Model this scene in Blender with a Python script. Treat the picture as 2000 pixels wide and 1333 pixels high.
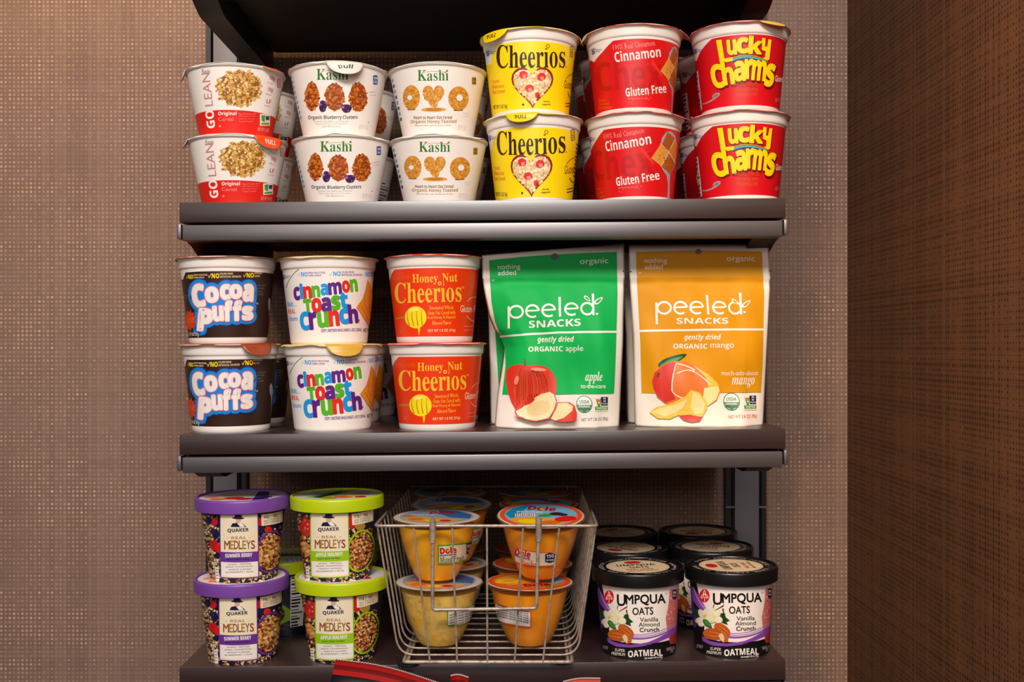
import bpy, bmesh, math, random
from mathutils import Vector, Matrix
from mathutils.geometry import tessellate_polygon

for _o in list(bpy.data.objects):
    bpy.data.objects.remove(_o)
SC = bpy.context.scene
COL = SC.collection
PI = math.pi

# ---------------------------------------------------------------- camera, world, light, exposure
D, S = 1.05, 0.0005            # camera distance to the shelf fronts (m), metres per photo pixel there
PX0, PY0 = 980.0, 676.0        # vanishing point of the shelf depth lines
cam = bpy.data.cameras.new('camera')
cam.sensor_width = 36.0
cam.lens = 36.0 * (D / S) / 2000.0
cam.shift_x = (1000.0 - PX0) / 2000.0
cam.shift_y = (PY0 - 666.5) / 2000.0
cam.clip_start = 0.02
cam_o = bpy.data.objects.new('camera', cam)
COL.objects.link(cam_o)
cam_o.location = (0, -D, 0)
cam_o.rotation_euler = (PI / 2, 0, 0)
SC.camera = cam_o

world = bpy.data.worlds.new('room_glow')
SC.world = world
world.use_nodes = True
_nt = world.node_tree
_bg = _nt.nodes['Background']
_bg.inputs[0].default_value = (1.0, 0.88, 0.80, 1)
_sep = _nt.nodes.new('ShaderNodeSeparateXYZ')
_nt.links.new(_nt.nodes.new('ShaderNodeTexCoord').outputs['Generated'], _sep.inputs[0])
_mr = _nt.nodes.new('ShaderNodeMapRange')        # dark floor side, lit ceiling side of the room
for _i, _v in ((1, -0.12), (2, 0.55), (3, 0.015), (4, 0.27)):
    _mr.inputs[_i].default_value = _v
_nt.links.new(_sep.outputs[2], _mr.inputs[0])
_nt.links.new(_mr.outputs[0], _bg.inputs[1])


def area(name, loc, target, sx, sy, power, col):
    l = bpy.data.lights.new(name, 'AREA')
    l.shape = 'RECTANGLE'
    l.size, l.size_y = sx, sy
    l.energy = power
    l.color = col
    o = bpy.data.objects.new(name, l)
    COL.objects.link(o)
    o.location = loc
    o.rotation_euler = (Vector(target) - Vector(loc)).to_track_quat('-Z', 'Y').to_euler()
    return o


def spot(name, loc, target, power, col, ang, blend=0.8, rad=0.04):
    l = bpy.data.lights.new(name, 'SPOT')
    l.energy = power
    l.color = col
    l.spot_size = math.radians(ang)
    l.spot_blend = blend
    l.shadow_soft_size = rad
    o = bpy.data.objects.new(name, l)
    COL.objects.link(o)
    o.location = loc
    o.rotation_euler = (Vector(target) - Vector(loc)).to_track_quat('-Z', 'Y').to_euler()
    return o


area('softbox_lamp', (0.0, -1.85, 1.35), (0, 0.0, 0.0), 1.4, 0.5, 58, (1.0, 0.945, 0.89))
area('front_fill_lamp', (-0.05, -2.3, 0.50), (0, 0.0, 0.0), 2.6, 0.4, 16, (1.0, 0.935, 0.91))
spot('ceiling_spot_left', (-0.62, -0.06, 0.90), (-0.58, 0.32, 0.36), 15, (1.0, 0.60, 0.25), 76)
spot('ceiling_spot_right', (-0.10, -0.95, 0.85), (0.44, -0.46, 0.24), 60, (1.0, 0.64, 0.32), 58)

SC.view_settings.view_transform = 'Standard'
SC.view_settings.look = 'None'
SC.view_settings.exposure = 0.0
SC.view_settings.gamma = 1.0
SC.view_settings.use_curve_mapping = False


# ---------------------------------------------------------------- helpers
def lin(c):
    c /= 255.0
    return c / 12.92 if c <= 0.04045 else ((c + 0.055) / 1.055) ** 2.4


def rgb(r, g, b):
    return (lin(r), lin(g), lin(b), 1.0)


MATS = {}


def mat(name, col=None, rough=0.42, metal=0.0, spec=0.5, alpha=1.0, coat=0.0):
    if name in MATS:
        return MATS[name]
    m = bpy.data.materials.new(name)
    m.use_nodes = True
    p = m.node_tree.nodes['Principled BSDF']
    p.inputs['Base Color'].default_value = rgb(*col)
    p.inputs['Roughness'].default_value = rough
    p.inputs['Metallic'].default_value = metal
    p.inputs['Specular IOR Level'].default_value = spec
    p.inputs['Alpha'].default_value = alpha
    p.inputs['Coat Weight'].default_value = coat
    MATS[name] = m
    return m


def node(nt, kind, **kw):
    n = nt.nodes.new(kind)
    for k, v in kw.items():
        setattr(n, k, v)
    return n


def nmath(nt, op, a, b=None, c=None, clamp=False):
    n = nt.nodes.new('ShaderNodeMath')
    n.operation = op
    n.use_clamp = clamp
    for i, v in enumerate((a, b, c)):
        if v is None:
            continue
        if isinstance(v, (int, float)):
            n.inputs[i].default_value = v
        else:
            nt.links.new(v, n.inputs[i])
    return n.outputs[0]


def nmix(nt, f, a, b):
    n = nt.nodes.new('ShaderNodeMix')
    n.data_type = 'RGBA'
    for sock, v in ((n.inputs['Factor'], f), (n.inputs[6], a), (n.inputs[7], b)):
        if isinstance(v, (int, float)):
            sock.default_value = v
        elif isinstance(v, tuple):
            sock.default_value = v
        else:
            nt.links.new(v, sock)
    return n.outputs[2]


def nnoise(nt, vec, scale, detail=3, rough=0.5):
    n = nt.nodes.new('ShaderNodeTexNoise')
    n.inputs['Scale'].default_value = scale
    n.inputs['Detail'].default_value = detail
    n.inputs['Roughness'].default_value = rough
    if vec is not None:
        nt.links.new(vec, n.inputs['Vector'])
    return n.outputs['Fac']


def nmapping(nt, vec, scale):
    n = nt.nodes.new('ShaderNodeMapping')
    n.inputs['Scale'].default_value = scale
    nt.links.new(vec, n.inputs['Vector'])
    return n.outputs[0]


def wallpaper(name, axis, base, dark, dot, dotamt, holes):
    """woven wallpaper: a grid of raised threads whose crossings vary in tone"""
    m = bpy.data.materials.new(name)
    m.use_nodes = True
    nt = m.node_tree
    p = nt.nodes['Principled BSDF']
    tc = nt.nodes.new('ShaderNodeTexCoord').outputs['Object']
    sep = nt.nodes.new('ShaderNodeSeparateXYZ')
    nt.links.new(tc, sep.inputs[0])
    per = 0.0054
    u = nmath(nt, 'DIVIDE', sep.outputs[axis], per)
    v = nmath(nt, 'DIVIDE', sep.outputs[2], per)
    fu = nmath(nt, 'SUBTRACT', nmath(nt, 'FRACT', u), 0.5)
    fv = nmath(nt, 'SUBTRACT', nmath(nt, 'FRACT', v), 0.5)
    r2 = nmath(nt, 'ADD', nmath(nt, 'MULTIPLY', fu, fu), nmath(nt, 'MULTIPLY', fv, fv))
    r = nmath(nt, 'SQRT', r2)
    d = nmath(nt, 'SUBTRACT', 1.0, nmath(nt, 'DIVIDE', r, 0.40), clamp=True)
    d = nmath(nt, 'SMOOTH_MIN', nmath(nt, 'MULTIPLY', d, 1.8), 1.0, 0.3)
    cu = nmath(nt, 'FLOOR', u)
    cv = nmath(nt, 'FLOOR', v)
    comb = nt.nodes.new('ShaderNodeCombineXYZ')
    nt.links.new(cu, comb.inputs[0])
    nt.links.new(cv, comb.inputs[1])
    wn = nt.nodes.new('ShaderNodeTexWhiteNoise')
    wn.noise_dimensions = '2D'
    nt.links.new(comb.outputs[0], wn.inputs['Vector'])
    col1 = nt.nodes.new('ShaderNodeTexWhiteNoise')
    col1.noise_dimensions = '1D'
    nt.links.new(cu, col1.inputs['W'])
    row1 = nt.nodes.new('ShaderNodeTexWhiteNoise')
    row1.noise_dimensions = '1D'
    nt.links.new(nmath(nt, 'ADD', cv, 91.3), row1.inputs['W'])
    patch = nnoise(nt, tc, 14.0, 3)
    patch = nmath(nt, 'MULTIPLY_ADD', patch, 2.6, -0.75, clamp=True)
    k = nmath(nt, 'MULTIPLY', nmath(nt, 'MULTIPLY_ADD', wn.outputs[0], 0.7, 0.3), nmath(nt, 'MULTIPLY_ADD', patch, 0.9, 0.25))
    k = nmath(nt, 'MULTIPLY', k, nmath(nt, 'MULTIPLY_ADD', nmath(nt, 'MULTIPLY', col1.outputs[0], row1.outputs[0]), 1.1, 0.45))
    dots = nmath(nt, 'MULTIPLY', nmath(nt, 'MULTIPLY', d, k), dotamt, clamp=True)
    # thread streaks
    thr = nmath(nt, 'ADD', nmath(nt, 'MULTIPLY', col1.outputs[0], 0.42), nmath(nt, 'MULTIPLY', row1.outputs[0], 0.26))
    big = nnoise(nt, nmapping(nt, tc, (9, 9, 2.5)), 1.6, 3)
    gap = nmath(nt, 'MULTIPLY', nmath(nt, 'POWER', nmath(nt, 'MULTIPLY', nmath(nt, 'MAXIMUM', nmath(nt, 'ABSOLUTE', fu), nmath(nt, 'ABSOLUTE', fv)), 2.0), 3.0), 0.16)
    fac = nmath(nt, 'ADD', nmath(nt, 'ADD', thr, gap), nmath(nt, 'MULTIPLY', big, 0.35), clamp=True)
    c = nmix(nt, fac, base, dark)
    if holes:
        h = nmath(nt, 'GREATER_THAN', nmath(nt, 'MULTIPLY', nmath(nt, 'SUBTRACT', 1.0, nmath(nt, 'DIVIDE', r, 0.36), clamp=True), k), 0.10)
        c = nmix(nt, nmath(nt, 'MULTIPLY', h, 0.8), c, holes)
    else:
        c = nmix(nt, dots, c, dot)
    nt.links.new(c, p.inputs['Base Color'])
    p.inputs['Roughness'].default_value = 0.75
    p.inputs['Specular IOR Level'].default_value = 0.25
    b = nt.nodes.new('ShaderNodeBump')
    b.inputs['Strength'].default_value = 0.25
    b.inputs['Distance'].default_value = 0.0006
    nt.links.new(dots, b.inputs['Height'])
    nt.links.new(b.outputs[0], p.inputs['Normal'])
    MATS[name] = m
    return m


def wood(name, c1, c2, rough):
    m = bpy.data.materials.new(name)
    m.use_nodes = True
    nt = m.node_tree
    p = nt.nodes['Principled BSDF']
    tc = nt.nodes.new('ShaderNodeTexCoord').outputs['Object']
    n1 = nnoise(nt, nmapping(nt, tc, (3, 60, 420)), 1.0, 4, 0.6)
    n2 = nnoise(nt, nmapping(nt, tc, (9, 150, 1300)), 1.0, 2, 0.6)
    f = nmath(nt, 'MULTIPLY_ADD', nmath(nt, 'ADD', nmath(nt, 'MULTIPLY', n1, 0.7), nmath(nt, 'MULTIPLY', n2, 0.5)), 1.8, -0.6, clamp=True)
    nt.links.new(nmix(nt, f, c1, c2), p.inputs['Base Color'])
    p.inputs['Roughness'].default_value = rough
    p.inputs['Specular IOR Level'].default_value = 1.0
    p.inputs['Coat Weight'].default_value = 0.7
    p.inputs['Coat Roughness'].default_value = 0.33
    MATS[name] = m
    return m


def speckle(name, cols, scale, rough=0.5, kind='F1'):
    """voronoi flakes of several colours (food pieces seen through plastic, printed photographs)"""
    m = bpy.data.materials.new(name)
    m.use_nodes = True
    nt = m.node_tree
    p = nt.nodes['Principled BSDF']
    tc = nt.nodes.new('ShaderNodeTexCoord').outputs['Object']
    v = nt.nodes.new('ShaderNodeTexVoronoi')
    v.inputs['Scale'].default_value = scale
    nt.links.new(tc, v.inputs['Vector'])
    sp = nt.nodes.new('ShaderNodeSeparateColor')
    nt.links.new(v.outputs['Color'], sp.inputs[0])
    r = nt.nodes.new('ShaderNodeValToRGB')
    r.color_ramp.interpolation = 'LINEAR'
    for i, c in enumerate(cols):
        e = r.color_ramp.elements[i] if i < 2 else r.color_ramp.elements.new(0.5)
        e.color = rgb(*c)
    for i, e in enumerate(r.color_ramp.elements):
        e.position = i / (len(cols) - 1)
    nt.links.new(sp.outputs[0], r.inputs[0])
    ed = nmath(nt, 'MULTIPLY', v.outputs['Distance'], 0.75, clamp=True)
    nt.links.new(nmix(nt, ed, r.outputs[0], rgb(*cols[0])), p.inputs['Base Color'])
    p.inputs['Roughness'].default_value = rough
    MATS[name] = m
    return m


def tag(o, label, cat, group=None, kind=None):
    o['label'] = label
    o['category'] = cat
    if group:
        o['group'] = group
    if kind:
        o['kind'] = kind
    return o


def empty(name, loc=(0, 0, 0)):
    o = bpy.data.objects.new(name, None)
    o.empty_display_size = 0.02
    COL.objects.link(o)
    o.location = loc
    return o


def mesh_obj(name, verts, faces, mats, parent=None, mi=None, smooth=True, angle=None):
    me = bpy.data.meshes.new(name)
    me.from_pydata([tuple(v) for v in verts], [], faces)
    if not isinstance(mats, (list, tuple)):
        mats = [mats]
    for m in mats:
        me.materials.append(m)
    if mi:
        me.polygons.foreach_set('material_index', mi)
    me.polygons.foreach_set('use_smooth', [smooth] * len(faces))
    me.update()
    if angle and smooth:
        me.set_sharp_from_angle(angle=math.radians(angle))
    o = bpy.data.objects.new(name, me)
    COL.objects.link(o)
    if parent is not None:
        o.parent = parent
    return o


def copy_tree(o, parent=None):
    c = o.copy()
    COL.objects.link(c)
    if parent is not None:
        c.parent = parent
    for ch in list(o.children):
        copy_tree(ch, c)
    return c


class MB:
    """collects simple solids into one mesh"""

    def __init__(s):
        s.v, s.f, s.mi = [], [], []

    def add(s, v, f, mi=0):
        b = len(s.v)
        s.v += [tuple(x) for x in v]
        s.f += [tuple(i + b for i in q) for q in f]
        s.mi += [mi] * len(f)

    def box(s, x0, x1, y0, y1, z0, z1, mi=0, bev=0.0):
        bm = bmesh.new()
        bmesh.ops.create_cube(bm, size=1.0)
        for v in bm.verts:
            v.co = Vector(((x0 + x1) / 2 + v.co.x * (x1 - x0), (y0 + y1) / 2 + v.co.y * (y1 - y0), (z0 + z1) / 2 + v.co.z * (z1 - z0)))
        if bev:
            bmesh.ops.bevel(bm, geom=list(bm.edges), offset=bev, segments=2, profile=0.5, affect='EDGES')
        bm.verts.index_update()
        s.add([v.co.copy() for v in bm.verts], [[v.index for v in f.verts] for f in bm.faces], mi)
        bm.free()

    def lathe(s, prof, n=64, mi=0, wave=None, cap0=True, cap1=True):
        """prof: list of (r,z); wave(k,theta)->(dr,dz)"""
        v = []
        for k, (r, z) in enumerate(prof):
            for i in range(n):
                a = 2 * PI * i / n
                dr, dz = wave(k, a) if wave else (0, 0)
                v.append(((r + dr) * math.sin(a), -(r + dr) * math.cos(a), z + dz))
        f = []
        for k in range(len(prof) - 1):
            for i in range(n):
                j = (i + 1) % n
                f.append((k * n + i, k * n + j, (k + 1) * n + j, (k + 1) * n + i))
        if cap0:
            f.append(tuple(reversed(range(n))))
        if cap1:
            f.append(tuple((len(prof) - 1) * n + i for i in range(n)))
        s.add(v, f, mi)

    def tube(s, pts, r, n=8, mi=0, closed=False):
        pts = [Vector(p) for p in pts]
        m = len(pts)
        v, f = [], []
        prev = None
        for k in range(m):
            if closed:
                t = (pts[(k + 1) % m] - pts[k - 1]).normalized()
            else:
                t = (pts[min(k + 1, m - 1)] - pts[max(k - 1, 0)]).normalized()
            if prev is None:
                a = Vector((0, 0, 1)) if abs(t.z) < 0.9 else Vector((1, 0, 0))
                nrm = t.cross(a).normalized()
            else:
                nrm = (prev - t * prev.dot(t)).normalized()
            prev = nrm
            b = t.cross(nrm)
            for i in range(n):
                a = 2 * PI * i / n
                v.append(pts[k] + nrm * (r * math.cos(a)) + b * (r * math.sin(a)))
        for k in range(m if closed else m - 1):
            k2 = (k + 1) % m
            for i in range(n):
                j = (i + 1) % n
                f.append((k * n + i, k * n + j, k2 * n + j, k2 * n + i))
        if not closed:
            f.append(tuple(reversed(range(n))))
            f.append(tuple((m - 1) * n + i for i in range(n)))
        s.add(v, f, mi)

    def prism(s, poly, x0, x1, mi=0):
        """poly in (y,z), extruded along x"""
        n = len(poly)
        v = [(x0, y, z) for y, z in poly] + [(x1, y, z) for y, z in poly]
        f = [(i, (i + 1) % n, n + (i + 1) % n, n + i) for i in range(n)]
        f += [tuple(reversed(range(n))), tuple(range(n, 2 * n))]
        s.add(v, f, mi)

    def build(s, name, mats, parent=None, smooth=True, angle=35):
        return mesh_obj(name, s.v, s.f, mats, parent, s.mi, smooth, angle)


def fillet(pts, rad, seg=5, closed=False):
    pts = [Vector(p) for p in pts]
    n = len(pts)
    out = []
    for i in range(n):
        if not closed and i in (0, n - 1):
            out.append(pts[i])
            continue
        a, b, c = pts[i - 1], pts[i], pts[(i + 1) % n]
        d1, d2 = (a - b), (c - b)
        r = min(rad, d1.length * 0.48, d2.length * 0.48)
        p1, p2 = b + d1.normalized() * r, b + d2.normalized() * r
        for k in range(seg + 1):
            t = k / seg
            out.append(p1 * (1 - t) ** 2 + b * (2 * t * (1 - t)) + p2 * t * t)
    return out


# ---------------------------------------------------------------- printed artwork
_FB = {'serif': (0x1D400, 0x1D41A, 0x1D7CE), 'bold': (0x1D5D4, 0x1D5EE, 0x1D7EC), 'script': (0x1D4D0, 0x1D4EA, None),
       'bolditalic': (0x1D63C, 0x1D656, None), 'serifitalic': (0x1D468, 0x1D482, None), 'italic': (0x1D608, 0x1D622, None)}
_glyphs = {}


def restyle(s, style):
    if style not in _FB:
        return s
    U, L, G = _FB[style]
    r = ''
    for c in s:
        if 'A' <= c <= 'Z':
            r += chr(U + ord(c) - 65)
        elif 'a' <= c <= 'z':
            r += chr(L + ord(c) - 97)
        elif G and c.isdigit():
            r += chr(G + ord(c) - 48)
        else:
            r += c
    return r


def glyph_mesh(s, style, off, res):
    """outline letters as flat faces; off>0 makes them heavier with rounded corners"""
    key = (s, style, 0, res)
    if key not in _glyphs:
        cu = bpy.data.curves.new('t', 'FONT')
        cu.body = restyle(s, style)
        cu.size = 1.0
        cu.resolution_u = res
        o = bpy.data.objects.new('t', cu)
        me = o.to_mesh()
        _glyphs[key] = ([(v.co.x, v.co.y) for v in me.vertices], [tuple(p.vertices) for p in me.polygons])
        o.to_mesh_clear()
        bpy.data.objects.remove(o)
        bpy.data.curves.remove(cu)
    if off <= 0:
        return _glyphs[key]
    key2 = (s, style, off, res)
    if key2 not in _glyphs:
        v0, f0 = _glyphs[key]
        cnt = {}
        for f in f0:
            for i, p in enumerate(f):
                q = f[(i + 1) % len(f)]
                e = (p, q) if p < q else (q, p)
                cnt[e] = cnt.get(e, 0) + 1
        v, f = list(v0), list(f0)
        seen = set()
        for (p, q), c in cnt.items():
            if c != 1:
                continue
            (x0, y0), (x1, y1) = v0[p], v0[q]
            d = math.hypot(x1 - x0, y1 - y0)
            if d < 1e-6:
                continue
            nx, ny = -(y1 - y0) / d * off, (x1 - x0) / d * off
            b = len(v)
            v += [(x0 + nx, y0 + ny), (x0 - nx, y0 - ny), (x1 - nx, y1 - ny), (x1 + nx, y1 + ny)]
            f.append((b, b + 1, b + 2, b + 3))
            for w in (p, q):
                if w not in seen:
                    seen.add(w)
                    b = len(v)
                    v += [(v0[w][0] + off * math.cos(i * PI / 4), v0[w][1] + off * math.sin(i * PI / 4)) for i in range(8)]
                    f.append(tuple(range(b, b + 8)))
        _glyphs[key2] = (v, f)
    return _glyphs[key2]


class Art:
    """flat print laid on a surface. Items are given in any picture coordinates; proj turns them into surface (u,v)."""

    def __init__(s, proj, org=(0, 0), sc=1.0, du=0.0):
        s.proj, s.org, s.sc, s.du = proj, org, sc, du
        s.items = []

    def at(s, org, sc, du=0.0):
        s.org, s.sc, s.du = org, sc, du

    def adduv(s, pts, faces, m, layer=None, jit=None):
        if not pts or not faces:
            return
        us = [p[0] for p in pts]
        vs = [p[1] for p in pts]
        bb = (min(us), max(us), min(vs), max(vs))
        if layer is None:
            layer = 0
            for it in s.items:
                b = it[4]
                if b[0] < bb[1] and b[1] > bb[0] and b[2] < bb[3] and b[3] > bb[2]:
                    layer = max(layer, it[5] + 1)
        s.items.append((pts, faces, m, jit, bb, layer + (2 if jit else 0), layer))

    def add(s, pts, faces, m, **k):
        q = []
        for x, y in pts:
            u, v = s.proj(x / s.sc + s.org[0], y / s.sc + s.org[1])
            q.append((u + s.du, v))
        s.adduv(q, faces, m, **k)

    def poly(s, pts, m, **k):
        tri = tessellate_polygon([[Vector((p[0], p[1], 0)) for p in pts]])
        s.add(pts, [tuple(t) for t in tri], m, **k)

    def rect(s, x0, y0, x1, y1, m, nx=1, r=0, **k):
        if r:
            pts = []
            for cx, cy, a0 in ((x1 - r, y0 + r, -90), (x1 - r, y1 - r, 0), (x0 + r, y1 - r, 90), (x0 + r, y0 + r, 180)):
                for i in range(4):
                    a = math.radians(a0 + i * 30)
                    pts.append((cx + r * math.cos(a), cy + r * math.sin(a)))
            return s.poly(pts, m, **k)
        s.poly([(x0, y0), (x1, y0), (x1, y1), (x0, y1)], m, **k)

    def ell(s, cx, cy, rx, ry, m, rot=0, n=20, jag=0, seed=0, **k):
        rnd = random.Random(seed)
        c, sn = math.cos(math.radians(rot)), math.sin(math.radians(rot))
        pts = []
        for i in range(n):
            a = 2 * PI * i / n
            j = 1 + jag * (rnd.random() - 0.5) * 2
            x, y = rx * j * math.cos(a), ry * j * math.sin(a)
            pts.append((cx + x * c + y * sn, cy - x * sn + y * c))
        s.poly(pts, m, **k)

    def ring(s, cx, cy, rx, ry, w, m, rot=0, n=28, **k):
        c, sn = math.cos(math.radians(rot)), math.sin(math.radians(rot))
        pts = []
        for q in (0, 1):
            for i in range(n):
                a = 2 * PI * i / n
                x, y = (rx - q * w) * math.cos(a), (ry - q * w) * math.sin(a)
                pts.append((cx + x * c + y * sn, cy - x * sn + y * c))
        f = [(i, (i + 1) % n, n + (i + 1) % n, n + i) for i in range(n)]
        s.add(pts, f, m, **k)

    def line(s, pts, w, m, **k):
        n = len(pts)
        ws = w if isinstance(w, (list, tuple)) else [w] * n
        L, R = [], []
        for i in range(n):
            a, b = pts[max(i - 1, 0)], pts[min(i + 1, n - 1)]
            dx, dy = b[0] - a[0], b[1] - a[1]
            d = math.hypot(dx, dy) or 1
            nx, ny = -dy / d * ws[i] / 2, dx / d * ws[i] / 2
            L.append((pts[i][0] + nx, pts[i][1] + ny))
            R.append((pts[i][0] - nx, pts[i][1] - ny))
        s.add(L + R, [(i, i + 1, n + i + 1, n + i) for i in range(n - 1)], m, **k)

    def curve(s, a, b, c, w, m, n=10, **k):
        pts = []
        for i in range(n + 1):
            t = i / n
            pts.append(((1 - t) ** 2 * a[0] + 2 * t * (1 - t) * b[0] + t * t * c[0], (1 - t) ** 2 * a[1] + 2 * t * (1 - t) * b[1] + t * t * c[1]))
        if isinstance(w, (list, tuple)):
            w = [w[0] + (w[1] - w[0]) * i / n for i in range(n + 1)]
        s.line(pts, w, m, **k)

    def heart(s, x0, y0, x1, y1, m, **k):
        pts = []
        for i in range(40):
            t = 2 * PI * i / 40
            pts.append((16 * math.sin(t) ** 3, -(13 * math.cos(t) - 5 * math.cos(2 * t) - 2 * math.cos(3 * t) - math.cos(4 * t))))
        ax = min(p[0] for p in pts); bx = max(p[0] for p in pts)
        ay = min(p[1] for p in pts); by = max(p[1] for p in pts)
        s.poly([(x0 + (p[0] - ax) / (bx - ax) * (x1 - x0), y0 + (p[1] - ay) / (by - ay) * (y1 - y0)) for p in pts], m, **k)

    def text(s, t, x0, y0, x1, y1, m, style='', rot=0, shear=0, off=0.0, base=0.0, arc=0.0, res=3, **k):
        """fits the words' own bounding box to the given box; off>base thickens around the same skeleton"""
        v0, _ = glyph_mesh(t, style, 0, res)
        v, f = glyph_mesh(t, style, max(off, base), res)
        if not v0:
            return
        ax = min(p[0] for p in v0); bx = max(p[0] for p in v0)
        ay = min(p[1] for p in v0); by = max(p[1] for p in v0)
        cx, cy = (x0 + x1) / 2, (y0 + y1) / 2
        c, sn = math.cos(math.radians(rot)), math.sin(math.radians(rot))
        if abs(abs(rot) - 90) < 25:
            hw, hh = (y1 - y0) / 2, (x1 - x0) / 2
        else:
            hw, hh = (x1 - x0) / 2, (y1 - y0) / 2
        pts = []
        for x, y in v:
            X = ((x - ax) / (bx - ax) * 2 - 1) * hw
            Y = ((y - ay) / (by - ay) * 2 - 1) * hh
            X += shear * Y
            Y += arc * (X / hw) ** 2
            pts.append((cx + X * c - Y * sn, cy - (X * sn + Y * c)))
        s.add(pts, f, m, **k)

    def arctext(s, t, R, a0, step, h, m, style='bold', wr=0.8):
        """letters set round a disc, tops outwards; angles clockwise from the far side, in degrees"""
        for i, ch in enumerate(t):
            if ch == ' ':
                continue
            a = math.radians(a0 + i * step)
            w = h * wr * (0.45 if ch in "IJ'·" else 1.0) / 2
            x, y = R * math.sin(a), -R * math.cos(a)
            hh = h / 2 if ch != '·' else h * 0.12
            s.text(ch, x - w, y - hh, x + w, y + hh, m, style, -math.degrees(a) + 0.01, res=1)

    def lines(s, rows, x0, y0, x1, m, h, gap, style='', center=True, res=1):
        """small print; widths follow the words"""
        w = max(len(r) for r in rows)
        for i, r in enumerate(rows):
            hw = (x1 - x0) / 2 * len(r) / w
            cx = (x0 + x1) / 2 if center else x0 + hw
            s.text(r, cx - hw, y0 + i * gap, cx + hw, y0 + i * gap + h, m, style, res=res)

    def scatter(s, inside, box, n, size, mats, seed, asp=0.6, nv=6):
        rnd = random.Random(seed)
        per = {i: ([], [], []) for i in range(len(mats))}
        tries = 0
        k = 0
        while k < n and tries < n * 30:
            tries += 1
            x, y = rnd.uniform(box[0], box[2]), rnd.uniform(box[1], box[3])
            if not inside(x, y):
                continue
            k += 1
            a = rnd.uniform(0, PI)
            rx = rnd.uniform(*size) / 2
            ry = rx * rnd.uniform(asp, 1)
            p, f, j = per[rnd.randrange(len(mats))]
            b = len(p)
            for i in range(nv):
                t = 2 * PI * i / nv
                X, Y = rx * math.cos(t), ry * math.sin(t)
                p.append((x + X * math.cos(a) - Y * math.sin(a), y + X * math.sin(a) + Y * math.cos(a)))
                j.append(k / n * 2.0)
            f.append(tuple(range(b, b + nv)))
        x0, y0, x1, y1 = box
        # one common layer for the whole heap
        u = [s.proj(x / s.sc + s.org[0], y / s.sc + s.org[1]) for x, y in ((x0, y0), (x1, y0), (x0, y1), (x1, y1))]
        lay = 0
        bb = (min(q[0] for q in u) + s.du, max(q[0] for q in u) + s.du, min(q[1] for q in u), max(q[1] for q in u))
        for it in s.items:
            b = it[4]
            if b[0] < bb[1] and b[1] > bb[0] and b[2] < bb[3] and b[3] > bb[2]:
                lay = max(lay, it[5] + 1)
        for i, (p, f, j) in per.items():
            s.add(p, f, mats[i], layer=lay, jit=j)

    def build(s, name, surf, parent=None, step=0.06, stepv=None, gap=0.00006, base=0.00012):
        """surf(u,v)->(point, normal)"""
        V, F, MI, N, ML = [], [], [], [], []
        for pts, faces, m, jit, bb, _, layer in s.items:
            if m not in ML:
                ML.append(m)
            mi = ML.index(m)
            bm = bmesh.new()
            zs = jit or [0.0] * len(pts)
            vs = [bm.verts.new((p[0], p[1], z)) for p, z in zip(pts, zs)]
            for f in faces:
                try:
                    bm.faces.new([vs[i] for i in f])
                except ValueError:
                    pass
            for ax, st in ((0, step), (1, stepv)):
                if not st:
                    continue
                ext = max((max(v.co[ax] for v in f.verts) - min(v.co[ax] for v in f.verts)) for f in bm.faces)
                if ext > st * 1.4:
                    lo, hi = bb[2 * ax], bb[2 * ax + 1]
                    q = math.ceil(lo / st) * st
                    nrm = (1, 0, 0) if ax == 0 else (0, 1, 0)
                    while q < hi:
                        co = (q, 0, 0) if ax == 0 else (0, q, 0)
                        bmesh.ops.bisect_plane(bm, geom=list(bm.verts) + list(bm.edges) + list(bm.faces), plane_co=co, plane_no=nrm, dist=1e-7)
                        q += st
            bm.verts.index_update()
            b = len(V)
            for v in bm.verts:
                P, n = surf(v.co.x, v.co.y)
                V.append(P + n * (base + gap * (layer + v.co.z)))
                N.append(n)
            for f in bm.faces:
                idx = [b + v.index for v in f.verts]
                n0 = (V[idx[1]] - V[idx[0]]).cross(V[idx[2]] - V[idx[0]])
                if n0.dot(N[idx[0]]) < 0:
                    idx.reverse()
                F.append(idx)
                MI.append(mi)
            bm.free()
        o = mesh_obj(name, V, F, ML, parent, MI, True)
        try:
            o.data.normals_split_custom_set_from_vertices([tuple(n) for n in N])
        except Exception:
            pass
        return o


def ray(px, py):
    return Vector(((px - PX0) * S, D, (PY0 - py) * S))


def W(px, py, Y):
    """the point at depth Y seen at photo pixel (px,py)"""
    k = (D + Y) / D
    return Vector(((px - PX0) * S * k, Y, (PY0 - py) * S * k))


def cone_proj(cx, cy, zb, R, zs=1.0):
    """photo pixel -> (angle, height) on a cup standing at (cx,cy,zb) whose wall radius is R(z)"""
    def f(px, py):
        d = ray(px, py)
        z = 0.04
        for _ in range(6):
            r = R(z)
            ox, oy = -cx, -D - cy
            a = d.x * d.x + d.y * d.y
            b = ox * d.x + oy * d.y
            c = ox * ox + oy * oy - r * r
            disc = b * b - a * c
            t = (-b - math.sqrt(disc)) / a if disc > 0 else -b / a
            z = (d.z * t - zb) / zs
        x, y = d.x * t - cx, d.y * t - D - cy
        return math.atan2(x, -y), z
    return f


def cone_surf(R, slope):
    nl = math.hypot(1, slope)

    def f(u, v):
        r = R(v)
        s, c = math.sin(u), math.cos(u)
        return Vector((r * s, -r * c, v)), Vector((s / nl, -c / nl, -slope / nl))
    return f


def disc_surf(z):
    return lambda u, v: (Vector((u, v, z)), Vector((0, 0, 1)))


def mmproj(x, y):
    return x * 0.001, -y * 0.001


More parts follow.
